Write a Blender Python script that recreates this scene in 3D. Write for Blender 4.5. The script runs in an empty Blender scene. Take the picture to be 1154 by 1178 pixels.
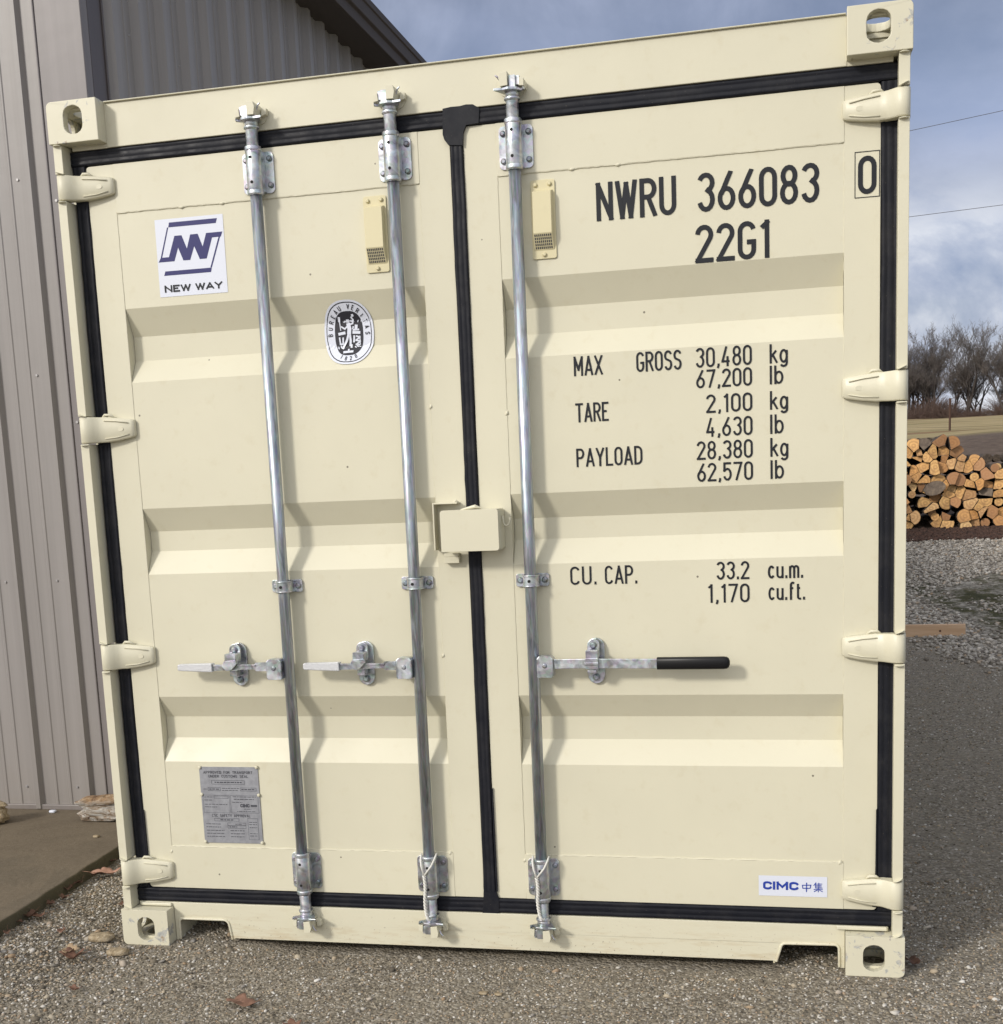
import bpy, math, random
import numpy as np
from mathutils import Vector, Matrix
from mathutils.geometry import tessellate_polygon
S = bpy.context.scene
COL = S.collection
R = math.radians
PI = math.pi

# ------------------------------------------------------------------ camera
cam_d = bpy.data.cameras.new('camera')
cam = bpy.data.objects.new('camera', cam_d); COL.objects.link(cam)
right = Vector((0.97452854, 0.22027352, -0.04211528))
down = Vector((-0.00482261, -0.16716670, -0.98591685))
fwd = Vector((-0.22421165, 0.96100722, -0.16184643))
m = Matrix.Identity(4)
for i in range(3):
    m[i][0] = right[i]; m[i][1] = -down[i]; m[i][2] = -fwd[i]
m.translation = Vector((2.14108, -3.60439, 1.44245))
cam.matrix_world = m
cam_d.sensor_fit = 'VERTICAL'; cam_d.sensor_height = 24.0
cam_d.lens = 1471.92 / 1178 * 24.0
cam_d.shift_x = 0.0; cam_d.shift_y = 0.1737
cam_d.clip_start = 0.05; cam_d.clip_end = 3000
S.camera = cam

# ------------------------------------------------------------------ light
SUN_DIR = Vector((0.74, 1.0, -0.66)).normalized()      # the way the light travels
sun_el = math.asin(-SUN_DIR.z)
to_sun = -SUN_DIR
sd = bpy.data.lights.new('sun', 'SUN'); sd.energy = 2.25; sd.angle = R(8.0); sd.color = (1.0, 0.945, 0.865)
sun = bpy.data.objects.new('sun', sd); COL.objects.link(sun)
sun.rotation_euler = SUN_DIR.to_track_quat('-Z', 'Y').to_euler()
sun.location = (-8, -10, 8)

W = bpy.data.worlds.new('World'); S.world = W; W.use_nodes = True
nt = W.node_tree; nt.nodes.clear()
def N(nt, t, **k):
    n = nt.nodes.new(t)
    for a, b in k.items():
        if a.startswith('i_'):
            n.inputs[a[2:].replace('_', ' ')].default_value = b
        else: setattr(n, a, b)
    return n
def ramp(nt, fac, stops, interp='LINEAR'):
    r = nt.nodes.new('ShaderNodeValToRGB'); r.color_ramp.interpolation = interp
    e = r.color_ramp.elements
    while len(e) < len(stops): e.new(0.5)
    for q, (p, c) in zip(e, stops):
        q.position = p; q.color = (c[0], c[1], c[2], 1) if not isinstance(c, (int, float)) else (c, c, c, 1)
    nt.links.new(fac, r.inputs['Fac'])
    return r.outputs['Color']
def mixc(nt, f, a, b, mode='MIX'):
    x = nt.nodes.new('ShaderNodeMix'); x.data_type = 'RGBA'; x.blend_type = mode
    for s, v in ((x.inputs['Factor'], f), (x.inputs[6], a), (x.inputs[7], b)):
        if isinstance(v, bpy.types.NodeSocket): nt.links.new(v, s)
        elif isinstance(v, (int, float)): s.default_value = v if s.type == 'VALUE' else (v, v, v, 1)
        else: s.default_value = (v[0], v[1], v[2], 1)
    return x.outputs[2]
def mathn(nt, op, a, b=0.0, c=None, clamp=False):
    x = nt.nodes.new('ShaderNodeMath'); x.operation = op; x.use_clamp = clamp
    for s, v in zip(x.inputs, (a, b, c)):
        if v is None: continue
        if isinstance(v, bpy.types.NodeSocket): nt.links.new(v, s)
        else: s.default_value = v
    return x.outputs[0]
sky = N(nt, 'ShaderNodeTexSky', sky_type='NISHITA', sun_disc=False, sun_elevation=sun_el,
        sun_rotation=math.atan2(to_sun.x, to_sun.y), air_density=1.0, dust_density=1.5, ozone_density=1.0)
tc = N(nt, 'ShaderNodeTexCoord')
sep = N(nt, 'ShaderNodeSeparateXYZ'); nt.links.new(tc.outputs['Generated'], sep.inputs[0])
# cloud deck: project the view direction on a flat layer
zc = mathn(nt, 'ADD', mathn(nt, 'MAXIMUM', sep.outputs[2], 0.0), 0.10)
cx = mathn(nt, 'DIVIDE', sep.outputs[0], zc); cy = mathn(nt, 'DIVIDE', sep.outputs[1], zc)
comb = N(nt, 'ShaderNodeCombineXYZ'); nt.links.new(cx, comb.inputs[0]); nt.links.new(cy, comb.inputs[1])
n1 = N(nt, 'ShaderNodeTexNoise', i_Scale=0.9, i_Detail=7.0, i_Roughness=0.52, i_Distortion=0.3)
nt.links.new(comb.outputs[0], n1.inputs['Vector'])
n2 = N(nt, 'ShaderNodeTexNoise', i_Scale=0.75, i_Detail=6.0, i_Roughness=0.55)
nt.links.new(comb.outputs[0], n2.inputs['Vector'])
n3 = N(nt, 'ShaderNodeTexNoise', i_Scale=7.0, i_Detail=7.0, i_Roughness=0.58, i_Distortion=0.4); nt.links.new(tc.outputs['Generated'], n3.inputs['Vector'])
zw = mathn(nt, 'ADD', sep.outputs[2], mathn(nt, 'MULTIPLY', mathn(nt, 'SUBTRACT', n3.outputs[0], .5), .16))
low = ramp(nt, zw, [(0.0, .75), (0.09, 0.70), (0.165, 1.0), (0.205, 0.30), (0.24, 0.06), (0.6, 0.0)])     # a white bank low in the sky
dk = mixc(nt, ramp(nt, mixc(nt, .5, n1.outputs[0], n3.outputs[0]), [(0.40, 0.0), (0.58, 1.0)]), (1.65, 1.95, 2.75), (3.8, 4.4, 6.1))
haze_ = ramp(nt, zw, [(0.17, 0.0), (0.24, 1.0), (0.33, 0.0)])
dk = mixc(nt, mathn(nt, 'MULTIPLY', haze_, .55), dk, (3.1, 4.0, 6.3))
wt = ramp(nt, n3.outputs[0], [(0.36, (3.2, 3.95, 5.9)), (.47, (5.3, 5.8, 7.2)), (.60, (9.4, 9.5, 9.9))])
cloud = mixc(nt, low, dk, wt)
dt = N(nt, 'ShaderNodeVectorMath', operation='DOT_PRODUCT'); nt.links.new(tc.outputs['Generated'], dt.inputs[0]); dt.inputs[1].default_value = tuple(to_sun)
fill_glow = ramp(nt, mathn(nt, 'MULTIPLY_ADD', dt.outputs['Value'], .5, .5), [(0.42, 0.0), (0.72, 0.45), (0.97, 1.0)])  # extra sky brightness added round the sun, behind the camera, as soft front fill
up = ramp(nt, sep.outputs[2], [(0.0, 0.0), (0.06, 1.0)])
fill_glow = mathn(nt, 'MULTIPLY', fill_glow, up)
cloud = mixc(nt, fill_glow, cloud, mixc(nt, n2.outputs[0], (12.2, 12.0, 11.9), (18.6, 18.2, 17.8)))
cover = ramp(nt, n1.outputs[0], [(0.3, 0.80), (0.6, 0.97)])
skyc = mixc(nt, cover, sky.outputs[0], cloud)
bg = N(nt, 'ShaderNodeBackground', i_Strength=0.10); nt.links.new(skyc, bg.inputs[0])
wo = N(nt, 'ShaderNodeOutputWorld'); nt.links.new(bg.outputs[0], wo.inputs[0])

S.view_settings.view_transform = 'Standard'; S.view_settings.look = 'None'
S.view_settings.exposure = 0.0; S.view_settings.gamma = 1.0; S.view_settings.use_curve_mapping = False
S.render.engine = 'CYCLES'

# ------------------------------------------------------------------ materials
MATS = {}
def mat(name, color=(.5, .5, .5), rough=.5, metal=0.0, spec=.5, coat=0.0):
    M = bpy.data.materials.new(name); M.use_nodes = True
    t = M.node_tree; b = t.nodes['Principled BSDF']
    b.inputs['Base Color'].default_value = (*color, 1); b.inputs['Roughness'].default_value = rough
    b.inputs['Metallic'].default_value = metal; b.inputs['Specular IOR Level'].default_value = spec
    if coat: b.inputs['Coat Weight'].default_value = coat
    MATS[name] = M
    return M, t, b
def coords(t, kind='Object', scale=(1, 1, 1)):
    c = N(t, 'ShaderNodeTexCoord'); mp = N(t, 'ShaderNodeMapping'); mp.inputs['Scale'].default_value = scale
    t.links.new(c.outputs[kind], mp.inputs[0]); return mp.outputs[0]
def noise(t, vec, scale, detail=4, rough=.55, dist=0):
    n = N(t, 'ShaderNodeTexNoise', i_Scale=scale, i_Detail=detail, i_Roughness=rough, i_Distortion=dist)
    t.links.new(vec, n.inputs['Vector']); return n.outputs[0]
def voro(t, vec, scale, out='Distance', feature='F1'):
    n = N(t, 'ShaderNodeTexVoronoi', i_Scale=scale, feature=feature)
    t.links.new(vec, n.inputs['Vector']); return n.outputs[out]
def bump(t, b, h, strength=.3, dist=.01):
    n = N(t, 'ShaderNodeBump'); n.inputs['Strength'].default_value = strength; n.inputs['Distance'].default_value = dist
    t.links.new(h, n.inputs['Height']); t.links.new(n.outputs[0], b.inputs['Normal'])

CREAM = (.632, .602, .464)
def cream(name, wear=0.0, c=CREAM):
    M, t, b = mat(name, c, .42)
    g = N(t, 'ShaderNodeNewGeometry').outputs['Position']
    big = noise(t, g, 1.7, 5, .6)
    col = ramp(t, big, [(.3, tuple(v * .955 for v in c)), (.7, tuple(min(1, v * 1.03) for v in c))])
    fine = noise(t, g, 26, 4, .6)
    col = mixc(t, ramp(t, fine, [(.58, 0.0), (.80, .28)]), col, (.52, .46, .30))
    spk = voro(t, g, 9.0)
    pick = N(t, 'ShaderNodeTexVoronoi', i_Scale=9.0); t.links.new(g, pick.inputs['Vector'])
    sp = N(t, 'ShaderNodeSeparateColor'); t.links.new(pick.outputs['Color'], sp.inputs[0])
    dot = mathn(t, 'MULTIPLY', mathn(t, 'LESS_THAN', spk, .028), mathn(t, 'GREATER_THAN', sp.outputs[0], .55))
    col = mixc(t, mathn(t, 'MULTIPLY', dot, .8), col, (.08, .065, .045))
    if wear:
        w = noise(t, g, 34, 5, .65, .6); w2 = noise(t, g, 11, 3, .5)
        ww = mathn(t, 'MULTIPLY', w, w2)
        msk = ramp(t, ww, [(.318, 0.0), (.35, .75)])
        colr = ramp(t, noise(t, g, 60, 2), [(.35, (.22, .24, .27)), (.55, (.42, .43, .42)), (.7, (.24, .13, .06))])
        col = mixc(t, msk, col, colr)
    t.links.new(col, b.inputs['Base Color'])
    t.links.new(ramp(t, noise(t, g, 5, 3), [(.3, .36), (.7, .52)]), b.inputs['Roughness'])
    bump(t, b, mathn(t, 'ADD', mathn(t, 'MULTIPLY', noise(t, g, 2.6, 2, .5), 6.0), mathn(t, 'MULTIPLY', noise(t, g, 130, 3, .5), .35)), .35, .0014)
    return M
cream('cream_paint'); cream('cream_worn', .85); cream('cream_plastic', 0, (.64, .58, .37))
# sill: rust bleed and splashed dirt close to the ground
M, t, b = mat('cream_sill', CREAM, .45)
g = N(t, 'ShaderNodeNewGeometry').outputs['Position']
gs = N(t, 'ShaderNodeSeparateXYZ'); t.links.new(g, gs.inputs[0])
mp = N(t, 'ShaderNodeMapping'); mp.inputs['Scale'].default_value = (9, 9, 60); t.links.new(g, mp.inputs[0])
st = noise(t, mp.outputs[0], 1.0, 6, .7)
lowz = ramp(t, gs.outputs[2], [(.0, 1.0), (.075, .45), (.13, .15)])
msk = mathn(t, 'MULTIPLY', ramp(t, st, [(.5, 0.0), (.68, .55)]), lowz)
col = mixc(t, msk, CREAM, (.42, .30, .15))
spk = mathn(t, 'MULTIPLY', ramp(t, noise(t, g, 120, 2), [(.66, 0.0), (.70, .8)]), lowz)
col = mixc(t, spk, col, (.16, .11, .07))
t.links.new(col, b.inputs['Base Color'])
bump(t, b, noise(t, g, 90, 3), .12, .002)

def galv(name, base, r0, r1, stretch=(1, 1, 1)):
    M, t, b = mat(name, base, .4, .85)
    v = coords(t, 'Object', stretch)
    a = noise(t, v, 22, 5, .6, 1.2); c2 = voro(t, v, 90, 'Color')
    col = ramp(t, a, [(.32, tuple(x * .60 for x in base)), (.52, base), (.70, tuple(min(1, x * 1.35) for x in base))])
    col = mixc(t, .16, col, c2, 'SOFT_LIGHT')
    t.links.new(col, b.inputs['Base Color'])
    t.links.new(ramp(t, a, [(.3, r0), (.7, r1)]), b.inputs['Roughness'])
    bump(t, b, a, .15, .002)
galv('galvanised_rod', (.42, .455, .505), .33, .5, (3, 3, .35))
galv('galvanised_steel', (.52, .545, .58), .26, .46)
galv('galvanised_dull', (.30, .32, .35), .35, .55)
M, t, b = mat('knurled_grip', (.62, .63, .65), .5, .5)
v = coords(t, 'Object'); h = voro(t, v, 140); bump(t, b, h, .3, .0010)
M, t, b = mat('black_rubber', (.008, .009, .013), .5, spec=.22)
g = N(t, 'ShaderNodeNewGeometry').outputs['Position']
col = ramp(t, noise(t, g, 14, 6, .7), [(.45, (.007, .008, .013)), (.8, (.022, .022, .025))])
sp = ramp(t, noise(t, g, 260, 2), [(.73, 0.0), (.76, .5)])
t.links.new(mixc(t, sp, col, (.25, .22, .17)), b.inputs['Base Color'])
t.links.new(ramp(t, noise(t, g, 30, 4), [(.35, .42), (.7, .65)]), b.inputs['Roughness'])
mat('grip_rubber', (.006, .006, .007), .38, spec=.3)
mat('hole_shade', (.01, .01, .01), .8)  # near-black colour standing for the shade inside small holes
mat('dark_vinyl', (.012, .014, .019), .5, spec=.3)
mat('white_vinyl', (.66, .69, .78), .4)
mat('navy_vinyl', (.028, .028, .13), .45, spec=.3)
mat('blue_vinyl', (.02, .05, .33), .32)
mat('black_vinyl', (.028, .028, .036), .45, spec=.3)
M, t, b = mat('aluminium_plate', (.33, .34, .36), .45, .35)
g = N(t, 'ShaderNodeNewGeometry').outputs['Position']
t.links.new(ramp(t, noise(t, g, 60, 4), [(.3, (.27, .275, .30)), (.7, (.36, .37, .40))]), b.inputs['Base Color'])
mat('ink_and_slot_shade', (.06, .062, .075), .5)  # print on the data plate; also the painted shade of the vent slots
mat('plate_light', (.45, .45, .47), .5)
M, t, b = mat('cord_fibre', (.68, .67, .62), .85)
bump(t, b, noise(t, coords(t, 'Object'), 400, 3), .4, .002)

def siding(name, c, rough=.42):
    M, t, b = mat(name, c, rough)
    g = N(t, 'ShaderNodeNewGeometry').outputs['Position']
    mp = N(t, 'ShaderNodeMapping'); mp.inputs['Scale'].default_value = (26, 26, .5); t.links.new(g, mp.inputs[0])
    s = noise(t, mp.outputs[0], 1, 4, .6)
    col = ramp(t, s, [(.3, tuple(v * .90 for v in c)), (.7, tuple(v * 1.07 for v in c))])
    gs = N(t, 'ShaderNodeSeparateXYZ'); t.links.new(g, gs.inputs[0])
    dirt = mathn(t, 'MULTIPLY', ramp(t, gs.outputs[2], [(.0, .55), (.30, .22), (.7, 0.0)]), noise(t, g, 7, 5, .7))
    col = mixc(t, dirt, col, (.24, .20, .15))
    t.links.new(col, b.inputs['Base Color'])
    bump(t, b, noise(t, g, 3.5, 3), .1, .02)
siding('taupe_siding', (.255, .238, .230)); siding('taupe_trim', (.185, .168, .168)); siding('brown_trim', (.085, .072, .072))
mat('bronze_roof', (.062, .050, .044), .6, spec=.25)
mat('zinc_screw', (.35, .34, .34), .4, .5)

M, t, b = mat('slab_concrete', (.16, .135, .10), .85)
g = N(t, 'ShaderNodeNewGeometry').outputs['Position']
c1 = ramp(t, noise(t, g, 2.2, 7, .65, .5), [(.28, (.085, .062, .036)), (.42, (.135, .104, .065)), (.52, (.165, .128, .082)), (.60, (.120, .095, .060)), (.75, (.215, .172, .118))])
c2 = ramp(t, noise(t, g, 60, 4, .6), [(.35, (.08, .064, .045)), (.65, (.155, .13, .098))])
col = mixc(t, .35, c1, c2)
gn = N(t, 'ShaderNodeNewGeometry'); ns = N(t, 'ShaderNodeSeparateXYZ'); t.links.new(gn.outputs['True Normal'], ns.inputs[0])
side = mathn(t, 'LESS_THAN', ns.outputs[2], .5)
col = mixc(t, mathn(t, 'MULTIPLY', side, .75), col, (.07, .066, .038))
fl = ramp(t, noise(t, g, 190, 2), [(.69, 0.0), (.73, .7)])
col = mixc(t, fl, col, (.36, .33, .27))
t.links.new(col, b.inputs['Base Color']); bump(t, b, noise(t, g, 70, 6, .7), .5, .006)

# ------------------------------------------------------------------ mesh helpers
class MB:
    def __init__(s): s.v = []; s.f = []; s.m = []; s.sm = []; s.cur = 0
    def add(s, vs, fs, smooth=False):
        o = len(s.v); s.v += [tuple(p) for p in vs]
        for f in fs: s.f.append(tuple(i + o for i in f)); s.m.append(s.cur); s.sm.append(smooth)
        return s
    def box(s, x0, x1, y0, y1, z0, z1):
        v = [(x, y, z) for x in (x0, x1) for y in (y0, y1) for z in (z0, z1)]
        return s.add(v, [(0, 1, 3, 2), (4, 6, 7, 5), (0, 4, 5, 1), (2, 3, 7, 6), (0, 2, 6, 4), (1, 5, 7, 3)])
    def tube(s, pts, r, n=10, caps=True, smooth=True):
        pts = [Vector(p) for p in pts]; rs = r if isinstance(r, (list, tuple)) else [r] * len(pts)
        vs = []; ref = None
        for i, p in enumerate(pts):
            a = pts[max(i - 1, 0)]; b_ = pts[min(i + 1, len(pts) - 1)]
            d = b_ - a
            if d.length < 1e-9: d = Vector((0, 0, 1))
            d.normalize()
            if ref is None: ref = Vector((1, 0, 0)) if abs(d.x) < .8 else Vector((0, 1, 0))
            u = (ref - d * ref.dot(d)).normalized(); w = d.cross(u); ref = u
            for k in range(n):
                an = 2 * PI * k / n
                vs.append(p + (u * math.cos(an) + w * math.sin(an)) * rs[i])
        fs = []
        for i in range(len(pts) - 1):
            for k in range(n):
                k2 = (k + 1) % n
                fs.append((i * n + k, i * n + k2, (i + 1) * n + k2, (i + 1) * n + k))
        s.add(vs, fs, smooth)
        if caps:
            o = len(s.v) - len(vs)
            s.f.append(tuple(o + k for k in reversed(range(n)))); s.m.append(s.cur); s.sm.append(False)
            s.f.append(tuple(o + (len(pts) - 1) * n + k for k in range(n))); s.m.append(s.cur); s.sm.append(False)
        return s
    def cyl(s, p0, p1, r, n=20): return s.tube([p0, p1], r, n)
    def prism(s, outer, y0, y1, holes=(), plane='xz'):
        """a plate: outline (+holes) in a plane, given thickness between y0 and y1"""
        loops = [list(outer)] + [list(h) for h in holes]
        def P(a, b_, y):
            return {'xz': (a, y, b_), 'yz': (y, a, b_), 'xy': (a, b_, y)}[plane]
        flat = [q for l in loops for q in l]
        tris = tessellate_polygon([[Vector((a, b_, 0)) for a, b_ in l] for l in loops])
        n = len(flat)
        vs = [P(a, b_, y0) for a, b_ in flat] + [P(a, b_, y1) for a, b_ in flat]
        fs = []
        for tr in tris:
            fs.append(tuple(tr)); fs.append(tuple(n + i for i in reversed(tr)))
        o = 0
        for l in loops:
            k = len(l)
            for i in range(k):
                j = (i + 1) % k
                fs.append((o + i, o + j, n + o + j, n + o + i))
            o += k
        return s.add(vs, fs)
    def build(s, name, mats, parent=None, origin=None, bevel=0, label=None, seg=2, recalc=True, autosmooth=True):
        off = Vector((0, 0, 0))
        if parent is not None:
            off = Vector(parent.get('_org', (0, 0, 0)))
        if origin is not None: off = Vector(origin)
        me = bpy.data.meshes.new(name)
        me.from_pydata([(a - off.x, b_ - off.y, c - off.z) for a, b_, c in s.v], [], s.f)
        if not isinstance(mats, (list, tuple)): mats = [mats]
        for q in mats: me.materials.append(MATS[q])
        for p, mi, sm in zip(me.polygons, s.m, s.sm): p.material_index = mi; p.use_smooth = sm
        if recalc:
            import bmesh
            bm = bmesh.new(); bm.from_mesh(me); bmesh.ops.recalc_face_normals(bm, faces=bm.faces); bm.to_mesh(me); bm.free()
        o = bpy.data.objects.new(name, me); COL.objects.link(o)
        if parent is not None:
            o.parent = parent
            o['_org'] = tuple(off)
        else: o.location = off; o['_org'] = tuple(off)
        if bevel:
            md = o.modifiers.new('bevel', 'BEVEL'); md.width = bevel; md.segments = seg; md.limit_method = 'ANGLE'; md.angle_limit = R(38)
            md.harden_normals = False
        if label: o['label'] = label
        return o
def tag(o, label, cat, group=None, kind=None):
    if kind: o['kind'] = kind
    if label: o['label'] = label
    if cat: o['category'] = cat
    if group: o['group'] = group
    return o
def empty(name, loc, label, cat, group=None):
    o = bpy.data.objects.new(name, None); COL.objects.link(o); o.location = loc; o.empty_display_size = .1
    o['_org'] = tuple(loc); return tag(o, label, cat, group)
def rrect(x0, x1, z0, z1, r, n=4, corners=(1, 1, 1, 1)):
    out = []
    for (cx_, cz_, a0, on, px_, pz_) in ((x1 - r, z1 - r, 0, corners[0], x1, z1), (x0 + r, z1 - r, 90, corners[1], x0, z1),
                                       (x0 + r, z0 + r, 180, corners[2], x0, z0), (x1 - r, z0 + r, 270, corners[3], x1, z0)):
        if on:
            for k in range(n + 1):
                a = R(a0 + 90 * k / n); out.append((cx_ + r * math.cos(a), cz_ + r * math.sin(a)))
        else: out.append((px_, pz_))
    return out
def oval(cx_, cz_, rx, rz, n=32, p=2.0):
    out = []
    for k in range(n):
        a = 2 * PI * k / n; c_, s_ = math.cos(a), math.sin(a)
        out.append((cx_ + rx * math.copysign(abs(c_) ** (2 / p), c_), cz_ + rz * math.copysign(abs(s_) ** (2 / p), s_)))
    return out

# ------------------------------------------------------------------ ground
def ss(a, b_, x):
    q = np.clip((x - a) / (b_ - a), 0, 1); return q * q * (3 - 2 * q)
def HG(x, y):
    x = np.asarray(x, float); y = np.asarray(y, float)
    h = np.interp(y, [6.8, 9, 12, 22, 60, 110, 160, 400], [0, .24, .65, 1.84, 3.4, 4.75, 4.6, 1.0])
    h = h + .05 * ss(-.02, -.34, x) * ss(2.4, 1.2, y) * ss(-1.3, -.1, y)
    h = h - .018 * ss(.40, .6, x) * ss(2.2, 2.0, x) * ss(-.12, .02, y) * ss(3, 1, y)
    h = h + .045 * np.exp(-((x - .20) / .12) ** 2 - ((y - .35) / .2) ** 2)
    h = h + .008 * np.sin(x * 5.1 + y * 2.3) * np.sin(y * 4.3 - x * 1.7) * ss(-.1, -.5, y) + .006 * np.sin(x * 11 + 1) * np.sin(y * 9) * ss(.0, -.2, x)
    h = h + ss(8, 14, y) * .05 * np.sin(x * .9 + 1) * np.sin(y * .31)
    return h
def grid(xs, ys, hf, name, mats, matfn=None):
    X, Y = np.meshgrid(xs, ys, indexing='ij'); Z = hf(X, Y)
    v = np.stack([X, Y, Z], -1).reshape(-1, 3); nx, ny = len(xs), len(ys)
    i = np.arange(nx - 1)[:, None] * ny + np.arange(ny - 1)[None]
    f = np.stack([i, i + ny, i + ny + 1, i + 1], -1).reshape(-1, 4)
    me = bpy.data.meshes.new(name); me.from_pydata(v.tolist(), [], f.tolist())
    me.polygons.foreach_set('use_smooth', [True] * len(me.polygons))
    me.materials.append(MATS[mats])
    o = bpy.data.objects.new(name, me); COL.objects.link(o); return o

M, t, b = mat('ground', (.2, .18, .15), .9, spec=.3)
g = N(t, 'ShaderNodeNewGeometry').outputs['Position']
gs = N(t, 'ShaderNodeSeparateXYZ'); t.links.new(g, gs.inputs[0]); GX, GY = gs.outputs[0], gs.outputs[1]
wob = mathn(t, 'MULTIPLY', mathn(t, 'SUBTRACT', noise(t, g, .9, 5, .6), .5), 2.4)
GYw = mathn(t, 'ADD', GY, wob)
vn = N(t, 'ShaderNodeTexVoronoi', i_Scale=105.0); t.links.new(g, vn.inputs['Vector'])
vs_ = N(t, 'ShaderNodeSeparateColor'); t.links.new(vn.outputs['Color'], vs_.inputs[0])
chip = ramp(t, vs_.outputs[0], [(0, (.095, .083, .064)), (.30, (.17, .147, .112)), (.55, (.25, .215, .165)), (.8, (.35, .31, .245)), (.95, (.46, .43, .38))])
big = noise(t, g, 1.6, 6, .6)
chip = mixc(t, ramp(t, big, [(.38, .55), (.62, .15)]), chip, (.27, .24, .185))
chip = mixc(t, .06, chip, (.34, .30, .235))
fine = mixc(t, ramp(t, noise(t, g, 9, 6, .7), [(.35, 0.0), (.7, .35)]), chip, (.13, .112, .09))
trk = mathn(t, 'ABSOLUTE', mathn(t, 'SUBTRACT', mathn(t, 'SUBTRACT', GX, mathn(t, 'MULTIPLY', GY, .42)), .24))
trk = mathn(t, 'ADD', trk, mathn(t, 'MULTIPLY', mathn(t, 'SUBTRACT', noise(t, g, 5, 5, .6), .5), .22))
trk = mathn(t, 'MULTIPLY', ramp(t, trk, [(.04, .75), (.15, 0.0)]), mathn(t, 'MULTIPLY', mathn(t, 'SUBTRACT', .5, GY), 3.0, clamp=True))
fine = mixc(t, trk, fine, mixc(t, noise(t, g, 80, 4, .7), (.19, .165, .125), (.34, .305, .245)))
# limestone gravel further back
vf = N(t, 'ShaderNodeTexVoronoi', i_Scale=34.0); t.links.new(g, vf.inputs['Vector'])
vfs = N(t, 'ShaderNodeSeparateColor'); t.links.new(vf.outputs['Color'], vfs.inputs[0])
lime = ramp(t, vfs.outputs[0], [(0, (.15, .135, .115)), (.4, (.29, .265, .23)), (.8, (.42, .39, .34)), (1, (.50, .47, .42))])
diag = mathn(t, 'ADD', mathn(t, 'ADD', GY, mathn(t, 'MULTIPLY', wob, .35)), mathn(t, 'MULTIPLY', GX, 3.2))
col = mixc(t, ramp(t, mathn(t, 'MULTIPLY', mathn(t, 'SUBTRACT', diag, 16.6), .9, clamp=True), [(0, 0.0), (1, 1.0)]), fine, lime)
moss = ramp(t, noise(t, g, 7, 5, .7), [(.35, (.035, .038, .014)), (.6, (.075, .07, .03)), (.75, (.11, .08, .045))])
def band(v, a, b_, w):
    lo = mathn(t, 'DIVIDE', mathn(t, 'SUBTRACT', v, a), w, clamp=True)
    hi = mathn(t, 'DIVIDE', mathn(t, 'SUBTRACT', b_, v), w, clamp=True)
    return mathn(t, 'MULTIPLY', lo, hi)
mm = mathn(t, 'MULTIPLY', band(diag, 18.7, 60.0, .8), mathn(t, 'MULTIPLY', mathn(t, 'SUBTRACT', 9.7, GYw), 2.0, clamp=True))
mm = mathn(t, 'MULTIPLY', mm, ramp(t, noise(t, g, 3.0, 7, .7), [(.40, 0.15), (.52, 1.0)]))
col = mixc(t, mm, col, moss)
soil = ramp(t, noise(t, g, 5, 6, .7), [(.3, (.075, .05, .036)), (.6, (.135, .10, .075)), (.75, (.20, .16, .12))])
col = mixc(t, mathn(t, 'MULTIPLY', mathn(t, 'SUBTRACT', mathn(t, 'ADD', GY, mathn(t, 'MULTIPLY', wob, .1)), 11.35), 5.0, clamp=True), col, soil)
mp = N(t, 'ShaderNodeMapping'); mp.inputs['Scale'].default_value = (.06, .30, .2); t.links.new(g, mp.inputs[0])
fld = ramp(t, noise(t, mp.outputs[0], 1, 7, .68), [(.36, (.24, .14, .075)), (.45, (.20, .17, .07)), (.52, (.40, .31, .17)), (.58, (.27, .22, .10)), (.66, (.50, .39, .24))])
col = mixc(t, mathn(t, 'MULTIPLY', mathn(t, 'SUBTRACT', GYw, 24), .5, clamp=True), col, fld)
t.links.new(col, b.inputs['Base Color'])
hh = mathn(t, 'ADD', mathn(t, 'MULTIPLY', vn.outputs['Distance'], -1.0), mathn(t, 'MULTIPLY', noise(t, g, 60, 5, .7), 1.2))
bump(t, b, hh, .9, .008)

xs = np.unique(np.concatenate([np.arange(-6, -1.2, .4), np.arange(-1.2, 4.6, .04), np.arange(4.6, 8, .25), np.array([-400, -200, -100, -60, -30, -15, -9]), np.array([9, 12, 16, 22, 30, 45, 70, 110, 200, 400])]))
ys = np.unique(np.concatenate([np.array([-300, -100, -40, -20, -10, -6, -4, -3]), np.arange(-2.6, 2.0, .04), np.arange(2.0, 14, .2), np.arange(14, 30, 1), np.arange(30, 170, 5), np.array([200, 300, 400, 700])]))
gr = grid(xs, ys, HG, 'ground', 'ground'); tag(gr, None, None, kind='structure')

# loose stones lying on it
M, t, b = mat('stones', (.3, .3, .3), .85, spec=.3)
at_ = N(t, 'ShaderNodeAttribute', attribute_name='tone')
sc_ = N(t, 'ShaderNodeSeparateColor'); t.links.new(at_.outputs['Color'], sc_.inputs[0])
near = ramp(t, sc_.outputs[0], [(0, (.085, .073, .058)), (.20, (.17, .145, .108)), (.40, (.27, .23, .17)), (.55, (.24, .225, .205)), (.68, (.42, .365, .275)), (.80, (.30, .21, .13)), (.86, (.45, .42, .37)), (.97, (.58, .56, .52))])
far_ = ramp(t, sc_.outputs[0], [(0, (.15, .13, .11)), (.3, (.28, .255, .22)), (.6, (.39, .36, .315)), (.9, (.52, .49, .44)), (1, (.36, .26, .17))])
t.links.new(mixc(t, sc_.outputs[1], near, far_), b.inputs['Base Color'])
bump(t, b, noise(t, coords(t, 'Object'), 300, 2), .3, .002)
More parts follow.
